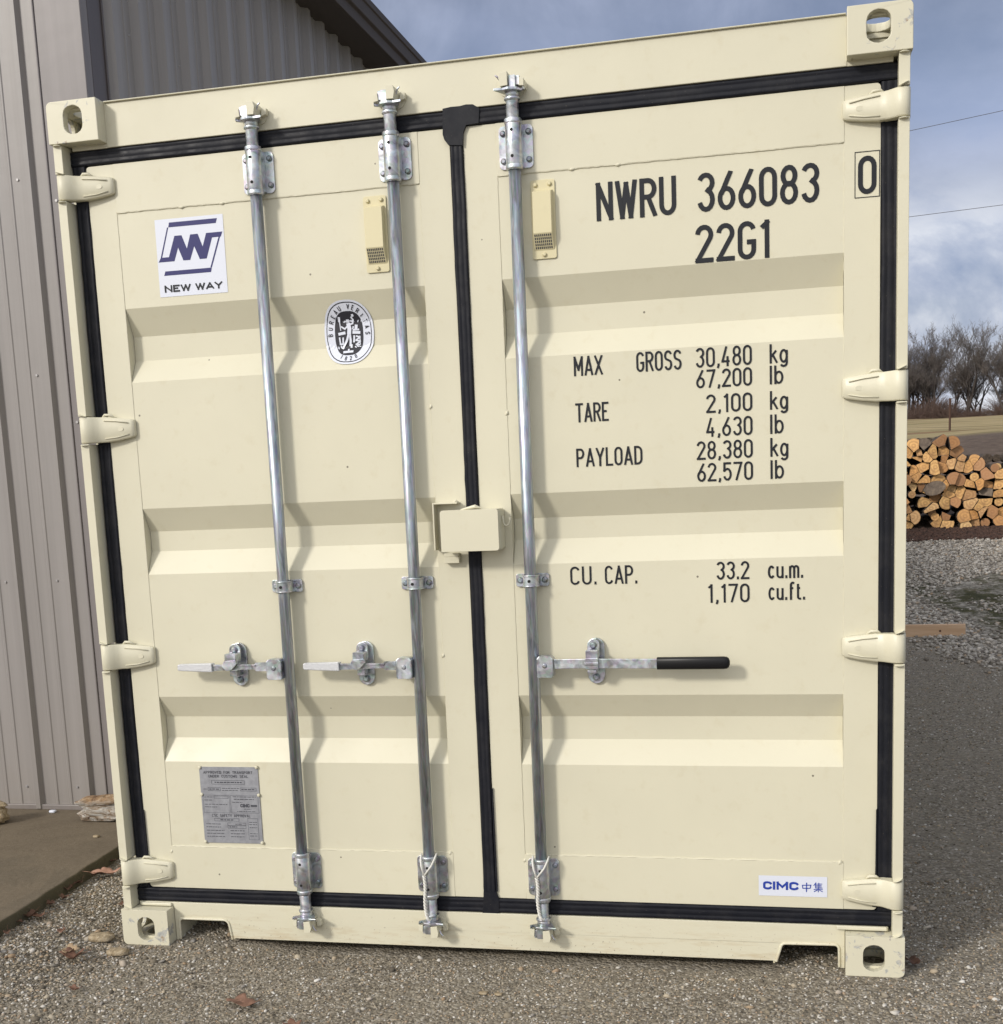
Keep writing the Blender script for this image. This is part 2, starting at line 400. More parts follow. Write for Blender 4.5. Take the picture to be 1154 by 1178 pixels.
def icosa():
    p = (1 + 5 ** .5) / 2
    v = np.array([(-1, p, 0), (1, p, 0), (-1, -p, 0), (1, -p, 0), (0, -1, p), (0, 1, p), (0, -1, -p), (0, 1, -p), (p, 0, -1), (p, 0, 1), (-p, 0, -1), (-p, 0, 1)], float)
    v /= np.linalg.norm(v[0])
    f = np.array([(0, 11, 5), (0, 5, 1), (0, 1, 7), (0, 7, 10), (0, 10, 11), (1, 5, 9), (5, 11, 4), (11, 10, 2), (10, 7, 6), (7, 1, 8), (3, 9, 4), (3, 4, 2), (3, 2, 6), (3, 6, 8), (3, 8, 9), (4, 9, 5), (2, 4, 11), (6, 2, 10), (8, 6, 7), (9, 8, 1)])
    return v, f
def scatter(name, pts, size, far, rng, label, cat=None, group=None):
    bv, bf = icosa(); n = len(pts)
    sc = size[:, None] * rng.uniform(.6, 1.25, (n, 3)); sc[:, 2] *= .62
    V = bv[None] * (1 + rng.uniform(-.42, .38, (n, 12, 1))) * sc[:, None]
    a = rng.uniform(0, 2 * PI, n); c_, s_ = np.cos(a)[:, None], np.sin(a)[:, None]
    tl = rng.uniform(-.5, .5, n)[:, None]
    x, y, z = V[..., 0], V[..., 1], V[..., 2]
    y, z = y * np.cos(tl) - z * np.sin(tl), y * np.sin(tl) + z * np.cos(tl)
    x, y = x * c_ - y * s_, x * s_ + y * c_
    P = np.stack([x + pts[:, :1], y + pts[:, 1:2], z + pts[:, 2:3]], -1).reshape(-1, 3)
    F = (bf[None] + (np.arange(n) * 12)[:, None, None]).reshape(-1, 3)
    me = bpy.data.meshes.new(name)
    me.vertices.add(len(P)); me.vertices.foreach_set('co', P.ravel())
    me.loops.add(F.size); me.loops.foreach_set('vertex_index', F.ravel())
    me.polygons.add(len(F)); me.polygons.foreach_set('loop_start', np.arange(len(F)) * 3)
    me.update(calc_edges=True)
    at = me.color_attributes.new('tone', 'FLOAT_COLOR', 'POINT')
    tone = np.repeat(rng.uniform(0, 1, n), 12); fa = np.repeat(far, 12)
    at.data.foreach_set('color', np.stack([tone, fa, tone * 0, tone * 0 + 1], -1).ravel())
    me.materials.append(MATS['stones'])
    o = bpy.data.objects.new(name, me); COL.objects.link(o); tag(o, label, cat, group, 'stuff'); return o
rng = np.random.default_rng(4)
def rnd(n, x0, x1, y0, y1): return np.stack([rng.uniform(x0, x1, n), rng.uniform(y0, y1, n)], -1)
def notbox(p):      # stays out of the slab and out from under the container castings
    k = ~((p[:, 0] < -.395)) & ~((p[:, 0] > -.01) & (p[:, 0] < .17) & (p[:, 1] > -.01) & (p[:, 1] < .2)) & ~((p[:, 0] > 2.27) & (p[:, 0] < 2.45) & (p[:, 1] > -.01) & (p[:, 1] < .2)) & ~((p[:, 0] > .36) & (p[:, 0] < 2.08) & (p[:, 1] > .03) & (p[:, 1] < .4))
    return p[k]
def trackmask(p, rng):
    d_ = np.abs(p[:, 0] - p[:, 1] * .42 - .24); return ~((d_ < .11) & (p[:, 1] < .4) & (rng.random(len(p)) < .72))
def place(p, s, sink=.2):
    return np.concatenate([p, (HG(p[:, 0], p[:, 1]) + s * sink)[:, None]], 1)
A = notbox(rnd(72000, -.42, 3.6, -1.3, .9)); A = A[trackmask(A, rng)]; sA = rng.uniform(.0020, .0047, len(A)) * (1 + (rng.random(len(A)) > .985) * rng.uniform(.5, 2.2, len(A)))
B_ = notbox(rnd(26000, -.6, .42, -1.2, 1.4)); B_ = B_[rng.random(len(B_)) < np.clip((.32 - B_[:, 0] - .35 * np.maximum(B_[:, 1] * -1, 0) + .25) * 1.6, 0, 1)]
sB = rng.uniform(.0028, .0068, len(B_)) * (1 + (rng.random(len(B_)) > .975) * rng.uniform(.5, 1.3, len(B_)))
C_ = rnd(12000, 2.45, 4.2, .4, 7); C_ = C_[C_[:, 1] > .3]; sC = rng.uniform(.003, .0065, len(C_))
P = np.concatenate([place(A, sA), place(B_, sB), place(C_, sC)]); SZ = np.concatenate([sA, sB, sC])
scatter('gravel', P, SZ, np.zeros(len(P)), rng, 'loose brown and grey gravel chips on the ground by the container')
D_ = rnd(42000, 2.3, 6.2, 4.5, 11.5)
dg = D_[:, 1] + 3.2 * D_[:, 0] + rng.normal(0, .35, len(D_))
keep = dg > 17.0
bare = (dg > 19.0) & (D_[:, 1] < 9.4 + .3 * np.sin(D_[:, 0] * 5))
pat = np.sin(D_[:, 0] * 4.1 + 1) * np.sin(D_[:, 1] * 3.3) + .5 * np.sin(D_[:, 0] * 9 + D_[:, 1] * 7)
keep &= ~(bare & (rng.random(len(D_)) < np.where(pat > -.55, .97, .55)))
keep &= D_[:, 1] < 11.45
D_ = D_[keep]; sD = rng.uniform(.007, .022, len(D_))
scatter('gravel', place(D_, sD, .35), sD, np.ones(len(D_)), rng, 'coarse pale limestone gravel in front of the firewood')

# ------------------------------------------------------------------ concrete slab
sl = MB()
edge = [(-.35, -3.2), (-.37, -.6), (-.372, -.12), (-.40, .30), (-.43, .73), (-.45, 1.27), (-.47, 6.0)]
ov = []
for (x0, y0), (x1, y1) in zip(edge, edge[1:]):
    k = max(1, int((y1 - y0) / .05))
    for i in range(k):
        u = i / k; ov.append((x0 + (x1 - x0) * u + random.Random(int(y0 * 900 + i)).uniform(-.003, .003), y0 + (y1 - y0) * u))
ov.append(edge[-1])
ov += [(-7, 6.0), (-7, -3.2)]
sl.prism(ov, -.25, .10, plane='xy')
slab = sl.build('concrete_slab', 'slab_concrete', bevel=.006); tag(slab, None, None, kind='structure')

# ------------------------------------------------------------------ metal building
XC, YF = -.58, 1.28
bld = empty('metal_building', (-3.5, 5.0, 0), 'taupe ribbed metal building behind the left side of the container', 'building')
def ribbed(axis, a0, a1, ztop, base, sgn, period=.246, phase=0.0, hf=1.0):
    """vertical ribbed sheet along an axis; sgn = outward direction"""
    prof = []
    a = a0 + phase - period * math.ceil(phase / period + 1)
    while a < a1 + period:
        for da, h in ((0, 0), (.012, .022), (.034, .022), (.046, 0), (.100, 0), (.104, .0035), (.112, .0035), (.116, 0), (.168, 0), (.172, .0035), (.180, .0035), (.184, 0)):
            prof.append((a + da * (1 + .9 * (hf > 1)) if da <= .046 else a + da, h * hf))
        a += period
    prof = [(min(max(p, a0), a1), h) for p, h in prof if a0 - .02 <= p <= a1 + .02]
    s = MB(); vs = []
    for p, h in prof:
        q = base + sgn * h
        for z in (.105, ztop(p) if callable(ztop) else ztop):
            vs.append((p, q, z) if axis == 'x' else (q, p, z))
    s.add(vs, [(2 * i, 2 * i + 2, 2 * i + 3, 2 * i + 1) for i in range(len(prof) - 1)])
    return s
ztop = lambda x: 4.2 + (XC - x) * .30
ribbed('x', -7, -.757, ztop, YF, -1, phase=(-1.124 + 7) % .246).build('front_wall', 'taupe_siding', bld, recalc=False)
ribbed('y', YF + .14, 16, 4.2, XC, 1, period=.23, phase=.05, hf=1.5).build('side_wall', 'taupe_siding', bld, recalc=False)
s = MB(); s.box(-7, -.757, YF - .016, YF + .02, .100, .122); s.build('base_trim', 'taupe_trim', bld, bevel=.002)
s = MB(); s.box(-.757, XC + .022, YF - .024, YF + .03, .102, 4.25); s.box(-.764, -.757, YF - .030, YF + .01, .102, 4.25)
s.build('corner_trim', 'taupe_trim', bld, bevel=.003)
s = MB(); s.box(XC - .02, XC + .021, YF + .032, YF + .14, .102, 4.2); s.box(XC - .01, XC + .028, YF + .14, YF + .150, .102, 4.2)
s.build('corner_trim', 'brown_trim', bld, bevel=.003, label='dark brown side leg of the corner trim')
s = MB(); s.box(XC - .3, XC + .20, .95, 16.2, 4.135, 4.15); s.build('soffit', 'bronze_roof', bld)
s = MB()
s.prism([(XC + .20, 4.13), (XC + .225, 4.13), (XC + .225, 4.19), (XC + .245, 4.20), (XC + .245, 4.27), (XC + .255, 4.275), (XC + .255, 4.285), (XC + .20, 4.285)], .95, 16.2)
s.build('gutter', 'bronze_roof', bld, bevel=.004)
s = MB(); s.prism([(XC + .24, 4.288), (-7.2, 4.288 + 7.02 * .3), (-7.2, 4.34 + 7.02 * .3), (XC + .24, 4.33)], .90, 16.3)
s.build('roof', 'bronze_roof', bld)
s = MB(); s.prism([(XC + .24, 4.10), (-7.2, 4.10 + 7.02 * .3), (-7.2, 4.285 + 7.02 * .3), (XC + .24, 4.285)], .88, .945)
s.build('rake_trim', 'bronze_roof', bld)
# screws on the front and side
def screw(p0, p1, r=.0055):
    s = MB(); s.cyl(p0, p1, r, 8); s.build('screw', 'zinc_screw', bld)
for k in range(14, 24):
    xr = -1.124 + .246 * (k - 22) - .036
    for z in (.20, 1.10, 1.95, 2.72, 3.45):
        if -2.1 < xr < -.8: screw((xr, YF - .005, z), (xr, YF + .01, z), .005)
screw((-.735, YF - .029, 2.62), (-.735, YF, 2.62)); screw((-.735, YF - .029, 1.75), (-.735, YF, 1.75))
for k in range(9):
    for z in (3.35, 3.95): screw((XC - .01, YF + .40 + k * .46, z + .01 * (k % 2)), (XC + .006, YF + .40 + k * .46, z + .01 * (k % 2)), .004)
# thin dark shadow gap at foot comes from real geometry: wall sheet stops above the slab

# ------------------------------------------------------------------ the container
CX = 1.219
cont = empty('shipping_container', (CX, 3.03, 0), 'large cream shipping container with closed double doors and black rubber seals', 'shipping container')
YD = .06          # door face
def surf(x, z):
    """y of the door skin at x, z (recessed corrugations in the panels)"""
    for (p0, p1) in ((.167, 1.112), (1.337, 2.272)):
        if p0 < x < p1 and .318 < z < 2.278: return float(np.interp(z, PZ, PY))
    return YD
PZ = [.318, .598, .669, .738, .808, 1.196, 1.266, 1.328, 1.400, 1.782, 1.848, 1.920, 2.000, 2.278]
PY = [.0615, .0615, .098, .098, .0615, .0615, .098, .098, .0615, .0615, .098, .098, .0615, .0615]

# corner castings
def hole_pts(cx_, cz_, w, h, n=8):
    """rounded-end slot, tall"""
    r = w / 2; out = []
    hh_ = max(h / 2 - r * .82, .001)
    for k in range(n + 1):
        a = PI * k / n; out.append((cx_ + r * math.cos(a), cz_ + hh_ + r * .82 * math.sin(a)))
    for k in range(n + 1):
        a = PI + PI * k / n; out.append((cx_ + r * math.cos(a), cz_ - hh_ + r * .82 * math.sin(a)))
    return out
def casting(sx, z0, y0, ysgn, top, label):
    """sx -1 left +1 right; box 162 x 178 x 118"""
    X = (lambda u: u) if sx < 0 else (lambda u: 2.438 - u)
    s = MB(); th = .027
    z1 = z0 + .118
    outer = rrect(0, .162, z0, z1, .016, 5, corners=(0, 1, 0, 0) if top else (0, 0, 1, 0))
    fr = [(X(u), z) for u, z in outer]; ho = [(X(u), z) for u, z in hole_pts(.084, z0 + .059 - (.004 if not top else -.004), .060, .080)]
    ya, yb = (y0, y0 + ysgn * th)
    s.prism(fr, min(ya, yb), max(ya, yb), [ho])
    # other walls
    y2 = y0 + ysgn * .178
    lo, hi = sorted((yb + ysgn * .0005, y2))
    xo0, xo1 = sorted((X(0.0008), X(.014)))
    s.prism(rrect(lo, hi, z0 + .001, z1 - .001, .003, 1), xo0, xo1, [hole_pts((lo + hi) / 2, z0 + .059, .06, .07)], plane='yz')
    xi0, xi1 = sorted((X(.148), X(.161)))
    s.box(xi0, xi1, lo, hi, z0 + .001, z1 - .001)
    zt0, zt1 = (z1 - .022, z1 - .0012) if top else (z0 + .0012, z0 + .022)
    xx0, xx1 = sorted((X(.0145), X(.1475)))
    s.prism([(xx0, lo), (xx1, lo), (xx1, hi), (xx0, hi)], zt0, zt1, [[(a, c) for a, c in hole_pts((xx0 + xx1) / 2, (lo + hi) / 2, .064, .11)]], plane='xy')
    zt0, zt1 = (z0 + .0012, z0 + .012) if top else (z1 - .012, z1 - .0012)
    s.box(xx0, xx1, lo, hi, zt0, zt1)
    s.box(xx0, xx1, min(y2, y2 - ysgn * .012), max(y2, y2 - ysgn * .012), z0 + .023, z1 - .023)
    return s.build('corner_casting', 'cream_worn', cont, bevel=.0035, seg=3, label=label)
casting(-1, 2.473, 0, 1, True, 'scuffed upper left corner casting'); casting(1, 2.473, 0, 1, True, 'scuffed upper right corner casting')
casting(-1, 0, 0, 1, False, 'lower left corner casting with grey and rust scuffs'); casting(1, 0, 0, 1, False, 'lower right corner casting with chipped paint')
for sx in (-1, 1):
    for z0, tp in ((2.473, True), (0, False)): casting(sx, z0, 6.058, -1, tp, None)

# front header and sill
s = MB(); s.box(.160, 2.278, .05, .16, 2.462, 2.586); s.box(.044, .162, .052, .16, 2.4615, 2.476); s.box(2.276, 2.394, .052, .16, 2.4615, 2.476)
s.box(.1625, 2.2755, .0425, .12, 2.5862, 2.5900)
s.build('header', 'cream_paint', cont, bevel=.002)
def arc2(cx_, cz_, r, a0, a1, n=5): return [(cx_ + r * math.cos(R(a0 + (a1 - a0) * k / n)), cz_ + r * math.sin(R(a0 + (a1 - a0) * k / n))) for k in range(n + 1)]
s = MB()
pl = [(.042, .131), (.042, .119), (.1625, .119), (.1625, .002), (.178, .002)] + arc2(.192, .064, .014, 180, 90) + arc2(.334, .058, .020, 90, 10) + [(.362, .010), (.372, .016)]
pl += [(2.072, .016), (2.080, .012)] + arc2(2.108, .058, .014, 172, 90) + arc2(2.246, .060, .014, 90, 0) + [(2.262, .002), (2.2755, .002), (2.2755, .119), (2.396, .119), (2.396, .131)]
s.prism(pl, .05, .056)
s.box(.372, 2.070, .056, .15, .016, .022)
s.box(.042, 2.396, .056, .16, .124, .1305)
def rim(pts):   # the folded edge round a pocket
    s.tube([(x, .049, z) for x, z in pts], .0045, 6)
rim([(.1785, .006), (.1785, .055)] + arc2(.192, .064, .0135, 180, 90) + arc2(.334, .058, .0195, 90, 10) + [(.361, .012)])
rim([(2.081, .014)] + arc2(2.108, .058, .0135, 172, 90) + arc2(2.246, .060, .0135, 90, 0) + [(2.2605, .006)])
# pocket tunnel walls
s.box(.170, .176, .056, 2.3, .002, .078); s.box(.364, .370, .056, 2.3, .006, .078); s.box(2.072, 2.078, .056, 2.3, .006, .078); s.box(2.264, 2.270, .056, 2.3, .002, .078)
s.build('sill', 'cream_sill', cont, bevel=.0015)
s = MB(); s.box(2.252, 2.392, .040, .0495, .122, .134); s.build('weld_plate', 'cream_paint', cont, bevel=.003)
s = MB(); s.box(.05, .158, .041, .0495, .1195, .130); s.build('weld_plate', 'cream_paint', cont, bevel=.003)
s = MB(); s.box(.178, 2.26, .16, 5.95, .079, .13); s.build('floor_frame', 'brown_trim', cont)
# roof, side panels, rear wall
s = MB(); s.box(.02, 2.418, .1605, 6.0, 2.555, 2.575); s.build('roof', 'cream_paint', cont)
for X in ((lambda u: u), (lambda u: 2.438 - u)):
    s = MB(); vs = []; ylist = []; y = .25; k = 0
    while y < 5.82:
        for dy, h in ((0, 0), (.072, 0), (.14, .036), (.208, .036)): ylist.append((y + dy, h))
        y += .278
    for yy, h in ylist:
        for z in (.16, 2.50): vs.append((X(.012 + h), yy, z))
    s.add(vs, [(2 * i, 2 * i + 2, 2 * i + 3, 2 * i + 1) for i in range(len(ylist) - 1)])
    s.build('side_panel', 'cream_paint', cont)
    s = MB()
    xa, xb = sorted((X(.004), X(.06))); s.box(xa, xb, .18, 5.88, 2.50, 2.56); s.box(xa, xb, .18, 5.88, .02, .16)
    s.build('side_rail', 'cream_paint', cont, bevel=.004)
s = MB(); s.box(.06, 2.378, 5.98, 6.02, .13, 2.54); s.build('rear_wall', 'cream_paint', cont)
# corner posts with hinge lugs
HZ = [(2.3525, .0355), (1.645, .039), (.942, .040), (.238, .041)]
for X, nm in (((lambda u: u), 'left'), ((lambda u: 2.438 - u), 'right')):
    s = MB()
    cuts = [.1185] + [q for z, h in reversed(HZ) for q in (z - h - .003, z + h + .003)] + [2.4725]
    for a, c in zip(cuts[0::2], cuts[1::2]):
        xa, xb = sorted((X(.006), X(.0335)))
        s.box(xa, xb, .010, .09, a, c)
        s.tube([(X(.0200), .0094, a + .0015), (X(.021), .0094, a + .004)], [.0125, .0135], 12); s.tube([(X(.021), .0094, c - .004), (X(.021), .0094, c - .0015)], [.0135, .0125], 12)
    s.build('corner_post', 'cream_paint', cont, bevel=.0045, seg=3)
    s = MB(); xa, xb = sorted((X(.010), X(.034))); s.box(xa, xb, .0905, .256, .1185, 2.4725); s.build('post_plate', 'cream_paint', cont, bevel=.003)
    s = MB(); s.box(*sorted((X(.008), X(.036))), 5.9, 6.04, .1185, 2.4725); s.build('rear_post', 'cream_paint', cont, bevel=.003)

# rubber gasket: ribbed strips
GP = [(0, .012), (.02, .004), (.07, .0014), (.14, .0004), (.22, .0006), (.30, .0018), (.345, .0021), (.40, .0013), (.52, .0008), (.64, .0013), (.69, .0021), (.74, .0018), (.82, .0006), (.90, .0003), (.95, .0014), (.985, .005), (1, .012)]
def strip_h(s, x0, x1, z0, z1, y):
    n = 60; rr_ = random.Random(int(z0 * 1000)); vs = []
    for k in range(n + 1):
        x = x0 + (x1 - x0) * k / n; j = rr_.uniform(-.0005, .0005); e0 = rr_.uniform(-.0008, .0008); e1 = rr_.uniform(-.0008, .0008)
        for u, d in GP: vs.append((x, y + d + j * .5, z0 + (z1 - z0) * u + e0 * (1 - u) + e1 * u))
    m_ = len(GP); s.add(vs, [(k * m_ + i, k * m_ + i + 1, (k + 1) * m_ + i + 1, (k + 1) * m_ + i) for k in range(n) for i in range(m_ - 1)], True)
    s.box(x0, x1, y + .011, .10, z0 + .001, z1 - .001)
def strip_v(s, x0, x1, z0, z1, y):
    n = 60; rr_ = random.Random(int(x0 * 1000)); vs = []
    for k in range(n + 1):
        z = z0 + (z1 - z0) * k / n; j = rr_.uniform(-.0005, .0005); e0 = rr_.uniform(-.0010, .0010) + .0010 * math.sin(k * .37 + x0 * 9); e1 = rr_.uniform(-.0010, .0010) + .0012 * math.sin(k * .23 + x1 * 7)
        for u, d in GP: vs.append((x0 + (x1 - x0) * u + e0 * (1 - u) + e1 * u, y + d + j, z))
    m_ = len(GP); s.add(vs, [(k * m_ + i, k * m_ + i + 1, (k + 1) * m_ + i + 1, (k + 1) * m_ + i) for k in range(n) for i in range(m_ - 1)], True)
    s.box(x0 + .001, x1 - .001, y + .011, .10, z0, z1)
G = MB()
strip_h(G, .036, 2.412, 2.4175, 2.461, .052)
strip_h(G, .036, 2.412, .1315, .1775, .052)
strip_v(G, .036, .0785, .178, 2.417, .054); strip_v(G, 2.3645, 2.412, .178, 2.417, .054)
strip_v(G, 1.2045, 1.2430, .178, 2.417, .052)
G.prism([(1.188, 2.400), (1.192, 2.385), (1.203, 2.370), (1.2435, 2.366), (1.247, 2.40), (1.256, 2.418), (1.292, 2.420), (1.296, 2.458), (1.278, 2.470), (1.258, 2.4715), (1.24, 2.469), (1.215, 2.4695), (1.191, 2.467)], .0495, .058)
G.prism([(1.203, .170), (1.2045, .20), (1.2440, .20), (1.252, .176), (1.250, .130), (1.198, .1305)], .0515, .058)
G.prism([(1.2435, .20), (1.2435, .52), (1.247, .525), (1.2485, .20)], .053, .06)
G.prism([(.0785, .21), (.0785, .44), (.082, .435), (.0835, .21)], .053, .06)
G.prism([(2.3645, .19), (2.3645, .48), (2.361, .475), (2.3595, .29), (2.352, .19)], .053, .06)
G.build('door_gasket', 'black_rubber', cont, recalc=False)

def weld(s, p0, p1, r=.0022, seed=1):
    p0 = Vector(p0); p1 = Vector(p1); L_ = (p1 - p0).length; n = max(4, int(L_ / .012)); rr_ = random.Random(seed)
    pts = []; rs = []
    for k in range(n + 1):
        q = p0.lerp(p1, k / n); q += Vector((rr_.uniform(-1, 1), 0, rr_.uniform(-1, 1))) * .0002
        pts.append(q); rs.append(r * rr_.uniform(.6, 1.15))
    s.tube(pts, rs, 5)
doors = {}
for side, x0, x1, p0, p1 in (('left', .0785, 1.204, .167, 1.112), ('right', 1.2435, 2.3640, 1.337, 2.272)):
    s = MB()
    zb, zt = .1785, 2.4165
    cl = dict(left=(0, 1, 1, 0), right=(1, 0, 0, 1))[side]
    # stiles with rounded outer corners
    L_ = rrect(x0, p0, zb, zt, .012, 4, corners=(0, cl[1], cl[2], 0)); Rr = rrect(p1, x1, zb, zt, .012, 4, corners=(cl[0], 0, 0, cl[3]))
    s.prism(L_, YD, .112); s.prism(Rr, YD, .112)
    s.box(p0 + .0003, p1 - .0003, YD - .0016, .11, 2.278, 2.4165); s.box(p0 + .0003, p1 - .0003, YD - .0012, .11, .1785, .318)
    d = s.build('door', 'cream_paint', cont, bevel=.0022, label='%s door leaf with %s' % (side, 'two locking bars' if side == 'left' else 'one locking bar and the black lettering'))
    doors[side] = d
    s = MB(); nx = 2
    vs = [(x, y, z) for x in (p0 + .001, p1 - .001) for z, y in zip(PZ, PY)]
    k = len(PZ)
    s.add(vs, [(i, i + 1, k + i + 1, k + i) for i in range(k - 1)])
    o = s.build('door_panel', 'cream_paint', d, bevel=.011, seg=4)
    s = MB()
    sy = .0612
    weld(s, (p0, sy, .19), (p0, sy, 2.405), .0016, 3); weld(s, (p1, sy, .19), (p1, sy, 2.405), .0016, 4)
    weld(s, (p0 + .002, sy - .0004, 2.2775), (p1 - .002, sy - .0004, 2.2775), .0026, 5); weld(s, (p0 + .002, sy - .0004, .3185), (p1 - .002, sy - .0004, .3185), .0026, 6)
    rr_ = random.Random(7)
    for k in range(2):
        xx = rr_.uniform(p0 + .1, p1 - .1); s.tube([(xx - .012, sy, 2.2776), (xx, sy, 2.2768), (xx + .010, sy, 2.2778)], [.002, .0052, .002], 6)
    for xx, zz in ((p0, 1.63), (p1, 1.66), (p1, .93), (p0, .30), (p1 - .01, .316)): s.tube([(xx - .004, sy, zz - .006), (xx, sy, zz), (xx + .002, sy, zz + .008)], [.002, .0055, .002], 6)
    s.build('weld_seam', 'cream_paint', d)

# hinges
def hinge(X, z, h, d, tip, flip):
    s = MB(); n = 13
    sec = [(.0030, 1.0, 1.0, .030, .05), (.0045, 1.0, 1.0, .018, .05), (.010, 1., 1., .009, .05), (.018, 1., 1., .0055, .05), (.028, 1., 1., .0058, .05), (.038, 1.0, 1.0, .0105, .05), (.048, .99, .99, .019, .052), (.058, .98, .98, .027, .056),
           (.068, .97, .97, .0318, .058), (.082, .98, .97, .0345, .0590), (.12, .86, .86, .0385, .0590), (.160, .74, .68, .043, .0590), (.169, .66, .58, .0465, .0590), (.1715, .52, .46, .051, .0590)]
    vs = []
    for u, a, c, yf, yb in sec:
        zt_ = z + h * a; zb_ = z - h * c
        if flip: zt_, zb_ = z + h * c, z - h * a
        bb = .0028
        vs += [(X(u), yb, zb_), (X(u), yf + bb, zb_), (X(u), yf, zb_ + bb), (X(u), yf, zt_ - bb), (X(u), yf + bb, zt_), (X(u), yb, zt_)]
    fs = []
    for i in range(len(sec) - 1):
        for j in range(5): fs.append((i * 6 + j, i * 6 + j + 1, (i + 1) * 6 + j + 1, (i + 1) * 6 + j))
    k = (len(sec) - 1) * 6
    fs += [(0, 1, 2, 3, 4, 5), tuple(k + j for j in reversed(range(6)))]
    s.add(vs, fs, True)
    s.sm = [False if f_ % 5 in (0, 1, 3, 4) else True for f_ in range(len(fs))]
    # forged ridge lines and oval boss, top lug
    s.tube([(X(.078), .0325, z + h * .70), (X(.118), .0362, z + h * .62), (X(.155), .0402, z + h * .46)], .0018, 6)
    s.tube([(X(.078), .0325, z - h * .70), (X(.118), .0362, z - h * .62), (X(.155), .0402, z - h * .42)], .0018, 6)
    s.prism([(X(a), b_) for a, b_ in oval(.128, z, .010, .0065, 14)], .0385, .043)
    s.tube([(X(.066), .046, z + h * .93), (X(.078), .042, z + h * 1.14), (X(.094), .043, z + h * 1.12), (X(.108), .050, z + h * .86)], [.0025, .0045, .0045, .0025], 8)
    return s.build('hinge', 'cream_paint', d)
for z, h in HZ:
    hinge(lambda u: u, z, h, doors['left'], .17, False)
    hinge(lambda u: 2.438 - u, z, h, doors['right'], .17, False)

# ------------------------------------------------------------------ locking bars
def bolt(s, x, y, z, r=.0078, h=.007):
    s.tube([(x, y, z), (x, y - h * .55, z), (x, y - h, z)], [r, r * .95, r * .55], 12)
def cam_set(x, zs, sgn, mir, bar):
    """cam on the bar and the keeper welded to header or sill. zs: z of the neck end, sgn +1 up"""
    Z = lambda d: zs + sgn * d
    X = lambda u: x + u * mir
    s = MB()
    s.tube([(x, .024, Z(-.046)), (x, .024, Z(0)), (x, .024, Z(.003))], [.0175, .0175, .0215], 20)
    s.tube([(x, .024, Z(.003)), (x, .024, Z(.009))], .0220, 20)
    s.tube([(x, .024, Z(.009)), (x, .024, Z(.022))], [.018, .020], 20)
    a = [(X(-.036), -.004), (X(-.030), .012), (X(-.018), -.006), (X(.004), -.014), (X(.020), -.008), (X(.044), -.010), (X(.034), .010), (X(.022), .040), (X(-.014), .042), (X(-.022), .026), (X(-.04), .010)]
    s.prism([(p, q) for p, q in a], min(Z(.022), Z(.029)), max(Z(.022), Z(.029)), plane='xy')
    s.box(*sorted((X(-.016), X(.002))), -.004, .036, *sorted((Z(.029), Z(.060))))
    s.box(*sorted((X(-.026), X(-.016))), .004, .030, *sorted((Z(.036), Z(.060))))
    s.tube([(X(.026), .006, Z(.046)), (X(.032), .002, Z(.058)), (X(.040), .000, Z(.064))], [.002, .0035, .002], 6)
    s.build('cam', 'galvanised_steel', bar, bevel=.0022)
    s = MB()
    s.prism(oval(X(.002), Z(.040), .036, .022, 20, 3), .0465, .0495)
    s.prism([(X(.004), Z(.032)), (X(.024), Z(.031)), (X(.028), Z(.052)), (X(.024), Z(.066)), (X(.004), Z(.068))], -.014, .046)
    s.prism([(X(-.038), Z(.031)), (X(-.024), Z(.033)), (X(-.026), Z(.054)), (X(-.038), Z(.050))], .000, .046)
    s.prism([(X(.028), Z(.036)), (X(.044), Z(.040)), (X(.046), Z(.056)), (X(.032), Z(.060))], .030, .046)
    s.build('cam_keeper', 'cream_paint', bar, bevel=.003, seg=3)
def bar_bracket(x, z0, z1, bar, zneck0, zneck1):
    s = MB()
    s.prism(rrect(x - .048, x + .048, z0, z1, .013, 4), .0535, .0595)
    s.build('bracket_plate', 'galvanised_steel', bar, bevel=.0015)
    s = MB()
    s.tube([(x, .024, z0 - .004), (x, .024, z1 + .004)], .0228, 28)
    s.box(x - .0222, x + .0222, .020, .0538, z0 + .002, z1 - .002)
    for z in (z0 - .002, z1 + .002): s.tube([(x, .024, z - .0075), (x, .024, z - .005), (x, .024, z + .005), (x, .024, z + .0075)], [.0215, .0243, .0243, .0215], 28)
    s.build('bracket_sleeve', 'galvanised_steel', bar, bevel=.001)
    for dx in (-.036, .0365):
        for z in (z0 + .022, z1 - .020):
            s = MB(); bolt(s, x + dx, .0533, z, .0085, .009); s.build('bolt', 'galvanised_dull', bar)
    s = MB(); zm = (z0 + z1) / 2
    for z in (zm - .034, zm + .034):
        s = MB(); s.cyl((x - .001, .0006, z), (x - .001, .01, z), .0045, 12); s.build('hole_shade_disc', 'hole_shade', bar)  # solid black disc, painting the dark of a hole in the sleeve
def plate_oval(s, x, z0, z1, w, y0, y1):
    r = w / 2; s.prism(arc2(x, z1 - r, r, 0, 180, 8) + arc2(x, z0 + r, r, 180, 360, 8), y0, y1)
bar_labels = ['locking bar nearest the left edge of the doors', 'locking bar left of the centre seal', 'locking bar on the right door with a black rubber grip']
